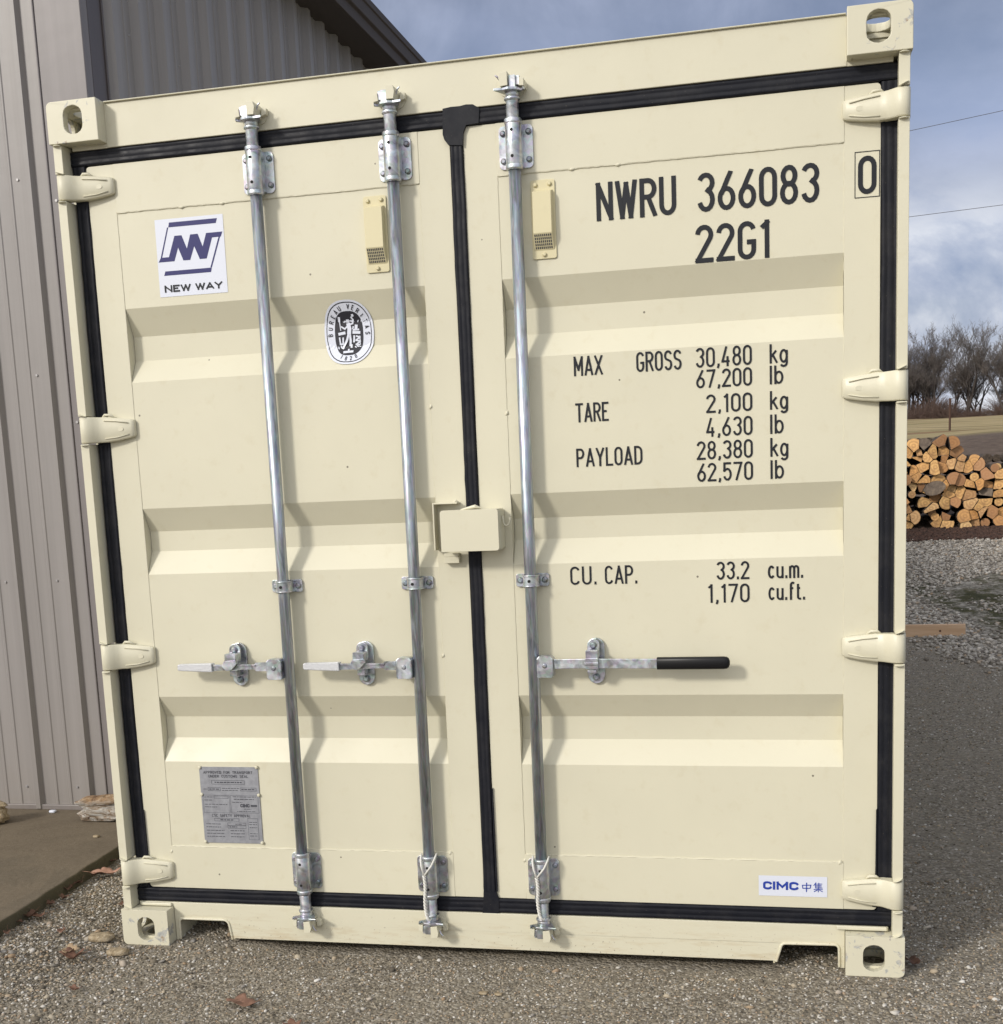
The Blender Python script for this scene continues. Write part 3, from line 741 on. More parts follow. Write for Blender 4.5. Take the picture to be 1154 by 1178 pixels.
for bi, x in enumerate((.631, 1.0445, 1.3945)):
    s = MB()
    s.tube([(x, .024, .300), (x, .024, 2.295)], .0172, 28)
    bar = s.build('locking_bar', 'galvanised_rod', cont, label=bar_labels[bi])
    bar_bracket(x, 2.290, 2.405, bar, 0, 0); bar_bracket(x, .193, .309, bar, 0, 0)
    mir = -1 if bi == 2 else 1
    cam_set(x, 2.459, 1, mir, bar); cam_set(x, .135, -1, 1 if bi < 2 else 1, bar)
    # guide in the middle
    s = MB()
    s.prism(rrect(x - .049, x + .049, 1.132, 1.170, .007, 3), .0535, .0600)
    o = s.build('guide_plate', 'galvanised_steel', bar, bevel=.0015)
    s = MB()
    n = 14; vs = []; rr2 = .0215
    path = [(-.0245, .0535), (-.0235, .028)] + [(-rr2 * math.cos(PI * k / n), .024 - rr2 * math.sin(PI * k / n)) for k in range(n + 1)] + [(.0235, .028), (.0245, .0535)]
    for px_, py_ in path:
        for z in (1.1335, 1.1685): vs.append((x + px_, py_, z))
    s.add(vs, [(2 * i, 2 * i + 1, 2 * i + 3, 2 * i + 2) for i in range(len(path) - 1)], True)
    for z in (1.136, 1.166): s.tube([(x + a, b_, z) for a, b_ in path], .0026, 6)
    s.build('guide_strap', 'galvanised_steel', bar)
    for dx in (-.036, .037):
        s = MB(); bolt(s, x + dx, .0533, 1.151, .0095); s.build('bolt', 'galvanised_dull', bar)
    s = MB(); s.cyl((x, .0000, 1.151), (x, .008, 1.151), .0045, 12); s.build('hole_shade_disc', 'hole_shade', bar)  # black disc on the strap in place of a hole's inner shade
    # handle hub, handle, hasp
    d = -1 if bi < 2 else 1
    X = lambda u: x + d * u
    s = MB()
    s.prism([(X(.014), .871), (X(.060), .871), (X(.063), .876), (X(.063), .926), (X(.055), .934), (X(.020), .934), (X(.014), .926)], -.006, .030)
    s.build('handle_hub', 'galvanised_steel', bar, bevel=.003)
    s = MB(); bolt(s, X(.038), -.0058, .906, .0075, .003); s.build('hub_pin', 'galvanised_dull', bar)
    zc_ = .909
    if bi < 2:
        s = MB()
        s.prism([(X(.0645), zc_ - .012), (X(.098), zc_ - .012), (X(.104), zc_ - .006), (X(.236), zc_ - .010), (X(.240), zc_ - .010), (X(.240), zc_ + .009), (X(.236), zc_ + .009), (X(.104), zc_ + .008), (X(.098), zc_ + .014), (X(.0645), zc_ + .014)], .000, .012)
        s.box(*sorted((X(.100), X(.238))), -.004, .000, zc_ + .004, zc_ + .009)
        s.build('handle', 'galvanised_steel', bar, bevel=.002)
        s = MB(); s.prism([(X(.2405), zc_ - .0135), (X(.352), zc_ - .0085), (X(.356), zc_ - .005), (X(.356), zc_ + .009), (X(.352), zc_ + .0115), (X(.2405), zc_ + .0135)], -.008, .016)
        s.build('hand_grip', 'knurled_grip', bar, bevel=.004, seg=3)
        hx = X(.178)
    else:
        s = MB(); n = 16; vs = []
        for k in range(n + 1):
            u = .0645 + (.372 - .0645) * k / n; q = math.sin(min(1, k / n / .8) * PI) * .006
            for dz in (-.0135, .0145): 
                for yy in (.001, .0105): vs.append((X(u), yy - q * .6, zc_ + dz + math.sin(k / n * 5) * .0012))
        fs = []
        for k in range(n):
            a = 4 * k; fs += [(a, a + 4, a + 6, a + 2), (a + 1, a + 3, a + 7, a + 5), (a, a + 1, a + 5, a + 4), (a + 2, a + 6, a + 7, a + 3)]
        fs += [(0, 2, 3, 1), (4 * n, 4 * n + 1, 4 * n + 3, 4 * n + 2)]
        s.add(vs, fs); s.build('handle', 'galvanised_steel', bar, bevel=.0015)
        s = MB(); prof = []
        pts = [X(.362), X(.363), X(.549), X(.558), X(.563), X(.5665)]; rr3 = [.95, 1, 1, .93, .75, .3]
        vs = []; m_ = 20
        for p, r_ in zip(pts, rr3):
            for k in range(m_):
                a = 2 * PI * k / m_; c_, s_ = math.cos(a), math.sin(a)
                vs.append((p, .0045 + .0125 * r_ * math.copysign(abs(c_) ** .6, c_), zc_ + .0178 * r_ * math.copysign(abs(s_) ** .6, s_)))
        fs = [(i * m_ + k, i * m_ + (k + 1) % m_, (i + 1) * m_ + (k + 1) % m_, (i + 1) * m_ + k) for i in range(5) for k in range(m_)] + [tuple(range(m_)), tuple(5 * m_ + k for k in range(m_))]
        s.add(vs, fs, True); s.build('hand_grip', 'grip_rubber', bar, label='black rubber hand grip')
        hx = x + .1765
    s = MB(); plate_oval(s, hx + .004, .844, .979, .050, .050, .0602); s.build('hasp_plate', 'galvanised_steel', bar, bevel=.002)
    s = MB()
    plate_oval(s, hx, .915, .978, .036, .030, .037)
    if bi < 2:
        s.prism([(hx - .018, .926), (hx + .018, .926), (hx + .019, .948), (hx + .0165, .952), (hx - .0165, .952)], -.010, .030)
        s.prism([(hx - .026, .914), (hx - .018, .930), (hx + .020, .932), (hx + .024, .922), (hx + .010, .908), (hx + .004, .902), (hx - .012, .900)], -.016, -.008)
        s.box(hx - .012, hx + .012, .010, .045, .880, .898)
    else:
        s.box(hx - .017, hx + .018, -.012, .030, .926, .950)
        s.box(hx - .018, hx + .019, -.014, -.006, .896, .928)
        s.box(hx - .021, hx + .020, -.018, -.008, .908, .916)
        s.box(hx - .013, hx + .013, -.010, .040, .884, .892)
    s.build('hasp_catch', 'galvanised_steel', bar, bevel=.0025)
    s = MB(); bolt(s, hx, .0302, .960, .0105, .010); s.build('bolt', 'galvanised_dull', bar)
    s = MB(); bolt(s, hx + .004, .0500, .864, .0105, .012); s.build('bolt', 'galvanised_dull', bar)

# ------------------------------------------------------------------ vents
for side, xa, xb in (('left', .942, 1.010), ('right', 1.430, 1.498)):
    s = MB(); s.prism(rrect(xa, xb, 2.046, 2.256, .006, 3), .0565, .0612)
    x0, x1 = xa + .006, xb - .006
    v = [(x0, .0565, 2.228), (x1, .0565, 2.228), (x0 + .002, .036, 2.222), (x1 - .002, .036, 2.222), (x0 + .002, .034, 2.112), (x1 - .002, .034, 2.112), (x0, .0565, 2.068), (x1, .0565, 2.068)]
    s.add(v, [(0, 2, 3, 1), (2, 4, 5, 3), (4, 6, 7, 5), (0, 6, 4, 2), (1, 3, 5, 7), (0, 1, 7, 6)])
    vt = s.build('vent', 'cream_plastic', doors[side], bevel=.002, label='ventilator cover on the %s door' % side)
    s = MB()
    nsl = 9
    for k in range(nsl):
        for r_ in range(5):
            u = x0 + .006 + (x1 - x0 - .012) * k / (nsl - 1)
            a = .08 + r_ * .175; b2 = a + .125
            def q(t_): return (.034 + (.0565 - .034) * t_, 2.112 - (2.112 - 2.068) * t_)
            (ya, za), (yb, zb2) = q(a), q(b2)
            s.add([(u - .0017, ya - .0006, za), (u + .0017, ya - .0006, za), (u + .0017, yb - .0006, zb2), (u - .0017, yb - .0006, zb2)], [(0, 1, 2, 3)])
# (slots are flat dark quads: the shade of the openings put into colour)
    for cx_, cz_ in ((xa + .014, 2.243), (xb - .014, 2.244), ((xa + xb) / 2, 2.057)): pass
    vt['_slots'] = 1
    sm_ = s; me_o = sm_.build('vent_slot_shade', 'hole_shade' if False else 'ink_and_slot_shade', doors[side])
    for cx_, cz_ in ((xa + .014, 2.243), (xb - .014, 2.244), ((xa + xb) / 2, 2.057)):
        s = MB(); bolt(s, cx_, .0565, cz_, .0062, .007); s.build('vent_bolt', 'cream_plastic', doors[side])

# ------------------------------------------------------------------ lock box and brackets
s = MB()
bx0, bx1, bz0, bz1 = 1.147, 1.318, 1.244, 1.362
s.prism(rrect(bx0, bx1, bz0, bz1, .008, 4, corners=(1, 1, 0, 1)), -.030, -.025)
s.box(bx0 + .004, bx1 - .004, -.0252, .035, bz1 - .0045, bz1 - .0003)
s.box(bx0 + .004, bx1 - .004, -.0252, .035, bz0 + .0003, bz0 + .0045)
s.box(bx1 - .0052, bx1 - .0008, -.0252, .059, bz0 + .0045, bz1 - .0045)
s.box(1.262, bx1 - .006, .030, .0595, bz0 + .001, bz0 + .006); s.box(1.262, bx1 - .006, .030, .0595, bz1 - .006, bz1 - .001)
s.tube([(1.200, .008, 1.362), (1.222, .004, 1.366), (1.245, .000, 1.370), (1.262, .006, 1.365)], [.002, .004, .006, .002], 8)
lb = s.build('lock_box', 'cream_paint', doors['right'], bevel=.0035, seg=3, label='welded padlock box bridging the centre seal')
s = MB()
s.tube([(1.3205, .022, 1.341), (1.3210, .020, 1.326), (1.3245, .020, 1.315), (1.331, .020, 1.311), (1.338, .020, 1.315), (1.341, .020, 1.325), (1.3415, .020, 1.335)], .003, 8)
s.build('wire_hook', 'cream_paint', doors['right'])
s = MB()
s.box(1.111, 1.1155, .022, .0595, 1.246, 1.384); s.box(1.1155, 1.186, .022, .0595, 1.3795, 1.384); s.box(1.1155, 1.122, .05, .0595, 1.246, 1.2505)
s.tube([(1.172, .03, 1.384), (1.180, .03, 1.388), (1.188, .035, 1.383)], [.002, .005, .003], 6)
s.box(1.136, 1.181, .036, .0595, 1.207, 1.2255); s.box(1.136, 1.179, .036, .0595, 1.2258, 1.236)
s.build('lock_bracket', 'cream_paint', doors['left'], bevel=.002)

# ------------------------------------------------------------------ lettering: a narrow stroke alphabet
def ac(cx_, cy_, rx, ry, a0, a1, n=10): return [(cx_ + rx * math.cos(R(a0 + (a1 - a0) * k / n)), cy_ + ry * math.sin(R(a0 + (a1 - a0) * k / n))) for k in range(n + 1)]
w_ = .40; h2 = w_ / 2; r_y = .24
GL = {
 'N': (w_, [[(0, 0), (0, 1), (w_, 0), (w_, 1)]]), 'W': (.56, [[(0, 1), (.14, 0), (.28, .95), (.42, 0), (.56, 1)]]),
 'R': (w_, [[(0, 0), (0, 1), (.2, 1)] + ac(.2, .76, .2, .24, 90, -90) + [(0, .52)], [(.2, .52), (w_, 0)]]),
 'U': (w_, [[(0, 1)] + ac(h2, r_y, h2, r_y, 180, 360) + [(w_, 1)]]),
 '0': (w_, [ac(h2, 1 - r_y, h2, r_y, 0, 180) + ac(h2, r_y, h2, r_y, 180, 360) + [(w_, 1 - r_y)]]),
 'O': (w_, [ac(h2, 1 - r_y, h2, r_y, 0, 180) + ac(h2, r_y, h2, r_y, 180, 360) + [(w_, 1 - r_y)]]),
 '3': (w_, [ac(h2, .77, h2, .23, 158, -70) + ac(h2, .28, h2, .28, 72, -165)]),
 '6': (w_, [[(.31, 1), (.035, .40)], ac(h2, .28, h2, .28, 90, 450, 18)]),
 '8': (w_, [ac(h2, .76, .18, .24, -90, 270, 16), ac(h2, .27, h2, .27, 90, 450, 16)]),
 '2': (w_, [ac(h2, .77, h2, .23, 175, -25) + [(0, .0), (w_, 0)]]),
 'G': (w_, [ac(h2, .77, h2, .23, 15, 180) + ac(h2, .23, h2, .23, 180, 360) + [(w_, .45), (.20, .45)]]),
 '1': (.2, [[(.0, .84), (.16, 1), (.16, 0)]]), '4': (.42, [[(.30, 0), (.30, .5)], [(.22, 1), (0, .22), (.42, .22)]]),
 '5': (w_, [[(.36, 1), (.03, 1), (.02, .56)] + ac(h2, .33, h2, .33, 120, -160)]), '7': (w_, [[(0, 1), (w_, 1), (.12, 0)]]),
 'M': (.48, [[(0, 0), (0, 1), (.24, .30), (.48, 1), (.48, 0)]]), 'A': (.44, [[(0, 0), (.22, 1), (.44, 0)], [(.07, .26), (.37, .26)]]),
 'X': (.42, [[(0, 0), (.42, 1)], [(0, 1), (.42, 0)]]), 'S': (w_, [ac(h2, .76, h2, .24, 20, 230, 12) + ac(h2, .26, h2, .26, 50, -160, 12)]),
 'T': (.42, [[(0, 1), (.42, 1)], [(.21, 1), (.21, 0)]]), 'E': (.34, [[(.34, 1), (0, 1), (0, 0), (.34, 0)], [(0, .52), (.28, .52)]]),
 'P': (w_, [[(0, 0), (0, 1), (.2, 1)] + ac(.2, .74, .2, .26, 90, -90) + [(0, .48)]]), 'Y': (.42, [[(0, 1), (.21, .45), (.42, 1)], [(.21, .45), (.21, 0)]]),
 'L': (.34, [[(0, 1), (0, 0), (.34, 0)]]), 'D': (w_, [[(0, 0), (0, 1), (.14, 1)] + ac(.14, .72, .26, .28, 90, 0) + ac(.14, .28, .26, .28, 0, -90) + [(0, 0)]]),
 'C': (w_, [ac(h2, .77, h2, .23, 15, 180) + ac(h2, .23, h2, .23, 180, 345)]),
 'B': (w_, [[(0, 0), (0, 1), (.2, 1)] + ac(.2, .76, .18, .24, 90, -90) + [(0, .52), (.2, .52)] + ac(.2, .26, .2, .26, 90, -90) + [(0, 0)]]),
 'V': (.44, [[(0, 1), (.22, 0), (.44, 1)]]), 'I': (.0, [[(0, 0), (0, 1)]]), 'F': (.34, [[(.34, 1), (0, 1), (0, 0)], [(0, .52), (.28, .52)]]),
 '.': (.04, [[(.02, 0), (.02, .12)]]), ',': (.06, [[(.05, .12), (.05, .0), (.0, -.14)]]), ' ': (.35, []),
 'k': (.34, [[(0, 0), (0, 1)], [(.32, .68), (0, .30)], [(.12, .43), (.34, 0)]]), 'l': (.0, [[(0, 0), (0, 1)]]),
 'g': (.36, [ac(.18, .34, .18, .34, 0, 360, 18), [(.36, .68)] + ac(.18, -.05, .18, .20, 0, -150)]),
 'b': (.36, [[(0, 0), (0, 1)], ac(.18, .34, .18, .34, 180, 540, 18)]),
 'c': (.34, [ac(.17, .34, .17, .34, 40, 320, 14)]), 'u': (.34, [[(0, .68)] + ac(.17, .17, .17, .17, 180, 360) + [(.34, .68)], [(.34, .2), (.34, 0)]]),
 'm': (.54, [[(0, 0), (0, .68)], [(0, .45)] + ac(.135, .5, .135, .17, 180, 0) + [(.27, 0)], [(.27, .45)] + ac(.405, .5, .135, .17, 180, 0) + [(.54, 0)]]),
 'f': (.26, [ac(.20, .84, .12, .16, 70, 180) + [(.08, 0)], [(0, .66), (.24, .66)]]), 't': (.24, [[(.08, .92)] + ac(.20, .12, .12, .12, 180, 280) , [(0, .66), (.22, .66)]]),
}
LAY = [0]
def ribbon(s, pts, t, place_, clampz=None):
    """stroke; sharp turns are cut into separate runs so the width stays even"""
    q = [Vector(p) for p in pts]; runs = [[q[0]]]
    for i in range(1, len(q)):
        if (q[i] - runs[-1][-1]).length < 1e-7: continue
        runs[-1].append(q[i])
        if i < len(q) - 1:
            d1 = (q[i] - q[i - 1]); d2 = (q[i + 1] - q[i])
            if d1.length > 1e-7 and d2.length > 1e-7 and d1.angle(d2) > R(50): runs.append([q[i]])
    multi = len(runs) > 1
    for k, r in enumerate(runs):
        if len(r) < 2: continue
        r = list(r)
        if k > 0 or (clampz and (abs(r[0].y - clampz[0]) < t or abs(r[0].y - clampz[1]) < t)): r[0] = r[0] - (r[1] - r[0]).normalized() * t * .5
        if k < len(runs) - 1 or (clampz and (abs(r[-1].y - clampz[0]) < t or abs(r[-1].y - clampz[1]) < t)): r[-1] = r[-1] + (r[-1] - r[-2]).normalized() * t * .5
        LAY[0] = (LAY[0] + 1) % 5; dy = LAY[0] * .00016
        def pl(x, z):
            if clampz: z = min(max(z, clampz[0]), clampz[1])
            p = place_(x, z); return (p[0], p[1] - dy, p[2])
        ribbon1(s, r, t, pl)
def ribbon1(s, pts, t, place_):
    """flat stroke of thickness t along pts (unit coords already scaled); place_(x, z) -> (x, y, z)"""
    q = [Vector((a, b_)) for a, b_ in pts]
    q2 = [q[0]]
    for p in q[1:]:
        if (p - q2[-1]).length > 1e-6: q2.append(p)
    q = q2
    closed = len(q) > 3 and (q[0] - q[-1]).length < t * .3
    if closed: q = q[:-1]
    # subdivide long runs so that the stroke can follow the skin under it
    n = len(q); Lf = []; Rt = []
    for i in range(n):
        p = q[i]
        a = q[i - 1] if (i > 0 or closed) else None
        b_ = q[(i + 1) % n] if (i < n - 1 or closed) else None
        d1 = (p - a).normalized() if a is not None else None
        d2 = (b_ - p).normalized() if b_ is not None else None
        if d1 is None: d1 = d2
        if d2 is None: d2 = d1
        n1 = Vector((-d1.y, d1.x)); n2 = Vector((-d2.y, d2.x))
        mm_ = (n1 + n2)
        if mm_.length < .2: mm_ = n1
        mm_.normalize(); k = 1 / max(.38, mm_.dot(n1))
        Lf.append(p + mm_ * (t / 2 * k)); Rt.append(p - mm_ * (t / 2 * k))
    m_ = n if closed else n - 1
    for i in range(m_):
        j = (i + 1) % n; parts = max(1, int((q[j] - q[i]).length / .02))
        for u in range(parts):
            a, c = u / parts, (u + 1) / parts
            quad = [Lf[i].lerp(Lf[j], a), Lf[i].lerp(Lf[j], c), Rt[i].lerp(Rt[j], c), Rt[i].lerp(Rt[j], a)]
            s.add([place_(v_.x, v_.y) for v_ in quad], [(0, 1, 2, 3)])
def text(s, st, x0, x1, z0, z1, t, off=.0012, gap=.13, place_=None, sx=None):
    """fit a string between x0..x1 (outer edges) and z0..z1"""
    adv = []; cur = 0
    for ch in st:
        adv.append(cur); cur += GL[ch][0] + gap + .10
    total = cur - gap - .10
    H = z1 - z0 - t; kx = (x1 - x0 - t) / total if total > 1e-6 else 1.0
    pf = place_ or (lambda x, z: (x, surf(x, z) - off, z))
    for ch, a in zip(st, adv):
        for pl_ in GL[ch][1]:
            ribbon(s, [(x0 + t / 2 + (a + px_) * kx, z0 + t / 2 + pz_ * H) for px_, pz_ in pl_], t, pf, None if ch in 'g,' else (z0, z1))
def letter(lines, label):
    for st, x0, x1, z0, z1, t in lines:
        s = MB(); text(s, st, x0, x1, z0, z1, t)
        s.build('lettering', 'dark_vinyl', doors['right'], label='black lettering %s in the line %s' % (st, label) if len(lines) > 1 else label, recalc=False)
letter([('NWRU', 1.612, 1.831, 2.134, 2.235, .0125)], 'black letters NWRU')
letter([('366083', 1.887, 2.208, 2.134, 2.235, .0125)], 'black digits 366083')
letter([('22G1', 1.880, 2.081, 2.002, 2.101, .0125)], 'black type code 22G1')
s = MB(); text(s, '0', 2.3065, 2.3535, 2.143, 2.239, .0125)
for a, c, e, f_ in ((2.298, 2.362, 2.2485, 2.2505), (2.298, 2.362, 2.1345, 2.1365), (2.298, 2.300, 2.1366, 2.2484), (2.360, 2.362, 2.1366, 2.2484)):
    s.add([(a, YD - .0012, e), (c, YD - .0012, e), (c, YD - .0012, f_), (a, YD - .0012, f_)], [(0, 1, 2, 3)])
s.build('lettering', 'dark_vinyl', doors['right'], label='boxed check digit 0', recalc=False)
T_ = .0058
letter([('MAX', 1.535, 1.617, 1.722, 1.776, T_), ('GROSS', 1.7115, 1.837, 1.723, 1.777, T_), ('30,480', 1.8755, 2.028, 1.7245, 1.778, T_), ('kg', 2.0755, 2.124, 1.7245, 1.7755, T_)], 'MAX GROSS 30,480 kg')
letter([('67,200', 1.876, 2.028, 1.669, 1.7185, T_), ('lb', 2.0755, 2.112, 1.669, 1.7185, T_)], '67,200 lb')
letter([('TARE', 1.5355, 1.630, 1.594, 1.647, T_), ('2,100', 1.9025, 2.028, 1.601, 1.651, T_), ('kg', 2.0755, 2.124, 1.601, 1.651, T_)], 'TARE 2,100 kg')
letter([('4,630', 1.9015, 2.028, 1.536, 1.588, T_), ('lb', 2.0755, 2.112, 1.536, 1.588, T_)], '4,630 lb')
letter([('PAYLOAD', 1.534, 1.7225, 1.469, 1.521, T_), ('28,380', 1.8745, 2.028, 1.474, 1.525, T_), ('kg', 2.0755, 2.124, 1.474, 1.525, T_)], 'PAYLOAD 28,380 kg')
letter([('62,570', 1.8745, 2.028, 1.4135, 1.4645, T_), ('lb', 2.0755, 2.112, 1.4135, 1.4645, T_)], '62,570 lb')
letter([('CU.', 1.505, 1.582, 1.133, 1.186, T_), ('CAP.', 1.606, 1.700, 1.133, 1.186, T_), ('33.2', 1.9235, 2.015, 1.138, 1.189, T_), ('cu.m.', 2.066, 2.163, 1.138, 1.189, T_)], 'CU. CAP. 33.2 cu.m.')
letter([('1,170', 1.898, 2.015, 1.073, 1.126, T_), ('cu.ft.', 2.067, 2.168, 1.077, 1.128, T_)], '1,170 cu.ft.')

# ------------------------------------------------------------------ stickers
def poly(s, pts, off, res=None):
    """flat polygon laid on the skin"""
    tris = tessellate_polygon([[Vector((a, c, 0)) for a, c in pts]])
    s.add([(a, surf(a, c) - off, c) for a, c in pts], [tuple(t_) for t_ in tris])
s = MB()
poly(s, [(.2865, 2.0255), (.5055, 2.0255), (.5065, 2.2475), (.2875, 2.2475)], .0010)
s.cur = 1
o_ = .0014
def pz(p): poly(s, p, o_)
pz([(.334, 2.237), (.488, 2.237), (.483, 2.2235), (.3305, 2.2235)])
pz([(.3265, 2.2235), (.3305, 2.2235), (.303, 2.139), (.2985, 2.139)])
pz([(0.29, 2.126), (0.299, 2.139), (0.325, 2.139), (0.348, 2.198), (0.371, 2.198), (0.385, 2.159), (0.399, 2.198), (0.423, 2.198), (0.436, 2.161), (0.450, 2.198), (0.502, 2.198), (0.496, 2.1842), (0.468, 2.184), (0.446, 2.126), (0.424, 2.126), (0.409, 2.164), (0.393, 2.126), (0.371, 2.126), (0.357, 2.164), (0.342, 2.126)])
pz([(.4885, 2.184), (.4935, 2.184), (.4605, 2.0995), (.4555, 2.0995)])
pz([(.3095, 2.099), (.460, 2.099), (.4565, 2.0865), (.305, 2.0865)])
s.cur = 2
def T2(s, st, x0, x1, z0, z1, t, yy): text(s, st, x0, x1, z0, z1, t, place_=lambda x, z: (x, yy, z), gap=.2)
pf = lambda x, z: (x, surf(x, z) - .0016, z)
text(s, 'NEW', .303, .388, 2.0380, 2.0585, .0050, place_=pf, gap=.06); text(s, 'WAY', .403, .490, 2.0380, 2.0585, .0050, place_=pf, gap=.06)
s.build('sticker', ['white_vinyl', 'navy_vinyl', 'dark_vinyl'], doors['left'], label='square white sticker with a navy NW emblem and NEW WAY', recalc=False)

# oval inspection sticker following the recess
def conform_oval(s, cx_, cz_, rx, rz, off, p=2.3, n=40, inner=None):
    rings = 9; vs = []
    r0 = inner or 0.0
    for j in range(rings + 1):
        f_ = r0 + (1 - r0) * j / rings
        for a, c in oval(cx_, cz_, rx * f_ if f_ else 1e-5, rz * f_ if f_ else 1e-5, n, p): vs.append((a, surf(a, c) - off, c))
    s.add(vs, [(j * n + k, j * n + (k + 1) % n, (j + 1) * n + (k + 1) % n, (j + 1) * n + k) for j in range(rings) for k in range(n)])
s = MB(); ox, oz = .8635, 1.888
conform_oval(s, ox, oz, .0765, .0915, .0030, 2.4)
s.cur = 1
conform_oval(s, ox, oz, .0700, .0860, .0034, 2.4, inner=.968)
conform_oval(s, ox, oz - .002, .0440, .0630, .0034, 2.7)
s.cur = 0
pfo = lambda x, z: (x, surf(x, z) - .0040, z)
def fig(pts, t): ribbon(s, [(ox + a, oz + c) for a, c in pts], t, pfo)
fig([(-.002, .029), (-.002, .038)], .009)
fig([(-.001, .028), (.002, .012), (.000, -.004)], .012)
fig([(.004, .024), (.013, .026), (.0155, .036), (.010, .045)], .0045); fig([(.0125, .047), (.019, .049)], .007)
fig([(-.003, .020), (-.012, .012), (-.025, .020)], .0045); fig([(-.025, .008), (-.0265, .040)], .003); fig([(-.028, .032), (-.0265, .046)], .007)
fig([(-.001, -.002), (-.007, -.020), (-.021, -.045)], .0065); fig([(.002, -.002), (.004, -.022), (.002, -.038)], .0065)
fig([(-.033, -.002), (-.011, .001)], .008); fig([(.011, .001), (.035, -.001)], .008)
fig([(-.030, -.011), (-.028, -.031), (-.020, -.031), (-.019, -.012)], .0045)
fig([(.016, -.008), (.014, -.028)], .0055)
fig([(.021, -.010), (.033, -.014), (.021, -.022), (.033, -.026), (.021, -.034), (.032, -.036)], .0045); fig([(.033, -.010), (.033, -.036)], .003)
fig([(.012, .010), (.015, .018)], .004); fig([(.022, .008), (.024, .022)], .009); fig([(.012, .008), (.032, .008)], .005)
fig([(.003, -.038), (.009, -.038)], .010); fig([(-.018, -.055), (.013, -.054)], .0065); fig([(-.002, -.046), (-.002, -.054)], .005)
s.cur = 1
def arc_text(st, rx, rz, a0, a1, hgt, t, flip=False):
    n = len(st)
    for i, ch in enumerate(st):
        if ch == ' ': continue
        a = R(a0 + (a1 - a0) * i / (n - 1)); cx_ = ox + rx * math.cos(a); cz_ = oz + rz * math.sin(a)
        nrm = Vector((math.cos(a) / rx, math.sin(a) / rz)).normalized()
        if flip: nrm = -nrm
        tn = Vector((nrm.y, -nrm.x)); wd = GL[ch][0] * hgt * 1.15
        for pl_ in GL[ch][1]:
            pts = [(cx_ + tn.x * (px_ * hgt * 1.15 - wd / 2) + nrm.x * (pz_ - .5) * hgt, cz_ + tn.y * (px_ * hgt * 1.15 - wd / 2) + nrm.y * (pz_ - .5) * hgt) for px_, pz_ in pl_]
            ribbon(s, pts, t, pfo)
arc_text('BUREAU VERITAS', .0575, .0735, 183, -3, .0125, .0021)
arc_text('1828', .0575, .0745, 247, 293, .0105, .0017, True)
s.build('sticker', ['white_vinyl', 'black_vinyl'], doors['left'], label='oval black and white inspection sticker dated 1828', recalc=False)

# small blue maker sticker
s = MB(); poly(s, [(2.0325, .2125), (2.2265, .2125), (2.2265, .2735), (2.0325, .2735)], .0022)
s.cur = 1; pf = lambda x, z: (x, YD - .0012 - .0016, z)
text(s, 'C', 2.0450, 2.0700, .2315, .2565, .0064, place_=pf); text(s, 'I', 2.0730, 2.0795, .2315, .2565, .0064, place_=pf)
text(s, 'M', 2.0835, 2.1160, .2315, .2565, .0062, place_=pf); text(s, 'C', 2.1195, 2.1455, .2315, .2565, .0064, place_=pf)
def strokes(lst, x0, x1, z0, z1, t):
    for l in lst: ribbon(s, [(x0 + (x1 - x0) * a, z0 + (z1 - z0) * c) for a, c in l], t, pf)
ZHONG = [[(.10, .72), (.15, .34)], [(.08, .70), (.95, .74), (.88, .38)], [(.14, .38), (.86, .40)], [(.52, 1.0), (.50, 0)]]
JI = [[(.30, 1), (.05, .66)], [(.24, .88), (.24, .40)], [(.24, .84), (.92, .86)], [(.26, .70), (.86, .71)], [(.26, .56), (.86, .57)], [(.24, .42), (.96, .44)], [(.58, .98), (.58, .42)], [(.04, .28), (.98, .30)], [(.52, .40), (.52, 0)], [(.46, .26), (.08, .04)], [(.58, .26), (.98, .04)]]
strokes(ZHONG, 2.154, 2.182, .2275, .2555, .0026); strokes(JI, 2.187, 2.2145, .2275, .2565, .0021)
s.build('sticker', ['white_vinyl', 'blue_vinyl'], doors['right'], label='small white sticker reading CIMC in blue', recalc=False)

# grey data plate
s = MB(); px0, px1, pz0, pz1 = .287, .487, .333, .582
s.prism([(px0, pz0), (px1, pz0), (px1, pz1), (px0, pz1)], .0585, .0612)
s.cur = 1
pf = lambda x, z: (x, .0581, z)
def pt(st, u0, u1, v0, v1, t): text(s, st, px0 + .2 * u0, px0 + .2 * u1, pz0 + .249 * v0, pz0 + .249 * v1, t, place_=pf)
pt('APPROVED FOR TRANSPORT', .07, .91, .912, .948, .0015); pt('UNDER CUSTOMS SEAL', .15, .83, .862, .897, .0015)
def fr_(u0, u1, v0, v1, t=.0009):
    P_ = [(px0 + .2 * u0, pz0 + .249 * v0), (px0 + .2 * u1, pz0 + .249 * v0), (px0 + .2 * u1, pz0 + .249 * v1), (px0 + .2 * u0, pz0 + .249 * v1), (px0 + .2 * u0, pz0 + .249 * v0)]
    ribbon(s, P_, t, pf)
def ln(u0, u1, v, t=.0018, seed=0):
    rr_ = random.Random(seed + int(v * 1000)); u = u0
    while u < u1:
        q = min(u + rr_.uniform(.02, .07), u1); ribbon(s, [(px0 + .2 * u, pz0 + .249 * v), (px0 + .2 * q, pz0 + .249 * v)], t, pf); u = q + .012
fr_(.20, .76, .775, .825); ln(.25, .72, .80, .0035, 1)
fr_(.13, .34, .69, .73); fr_(.68, .95, .69, .73); ln(.05, .11, .71); ln(.15, .32, .71, .003); ln(.37, .66, .722); ln(.37, .64, .695); ln(.70, .93, .71, .003)
fr_(.03, .48, .40, .63, .0006); fr_(.50, .97, .40, .63, .0006)
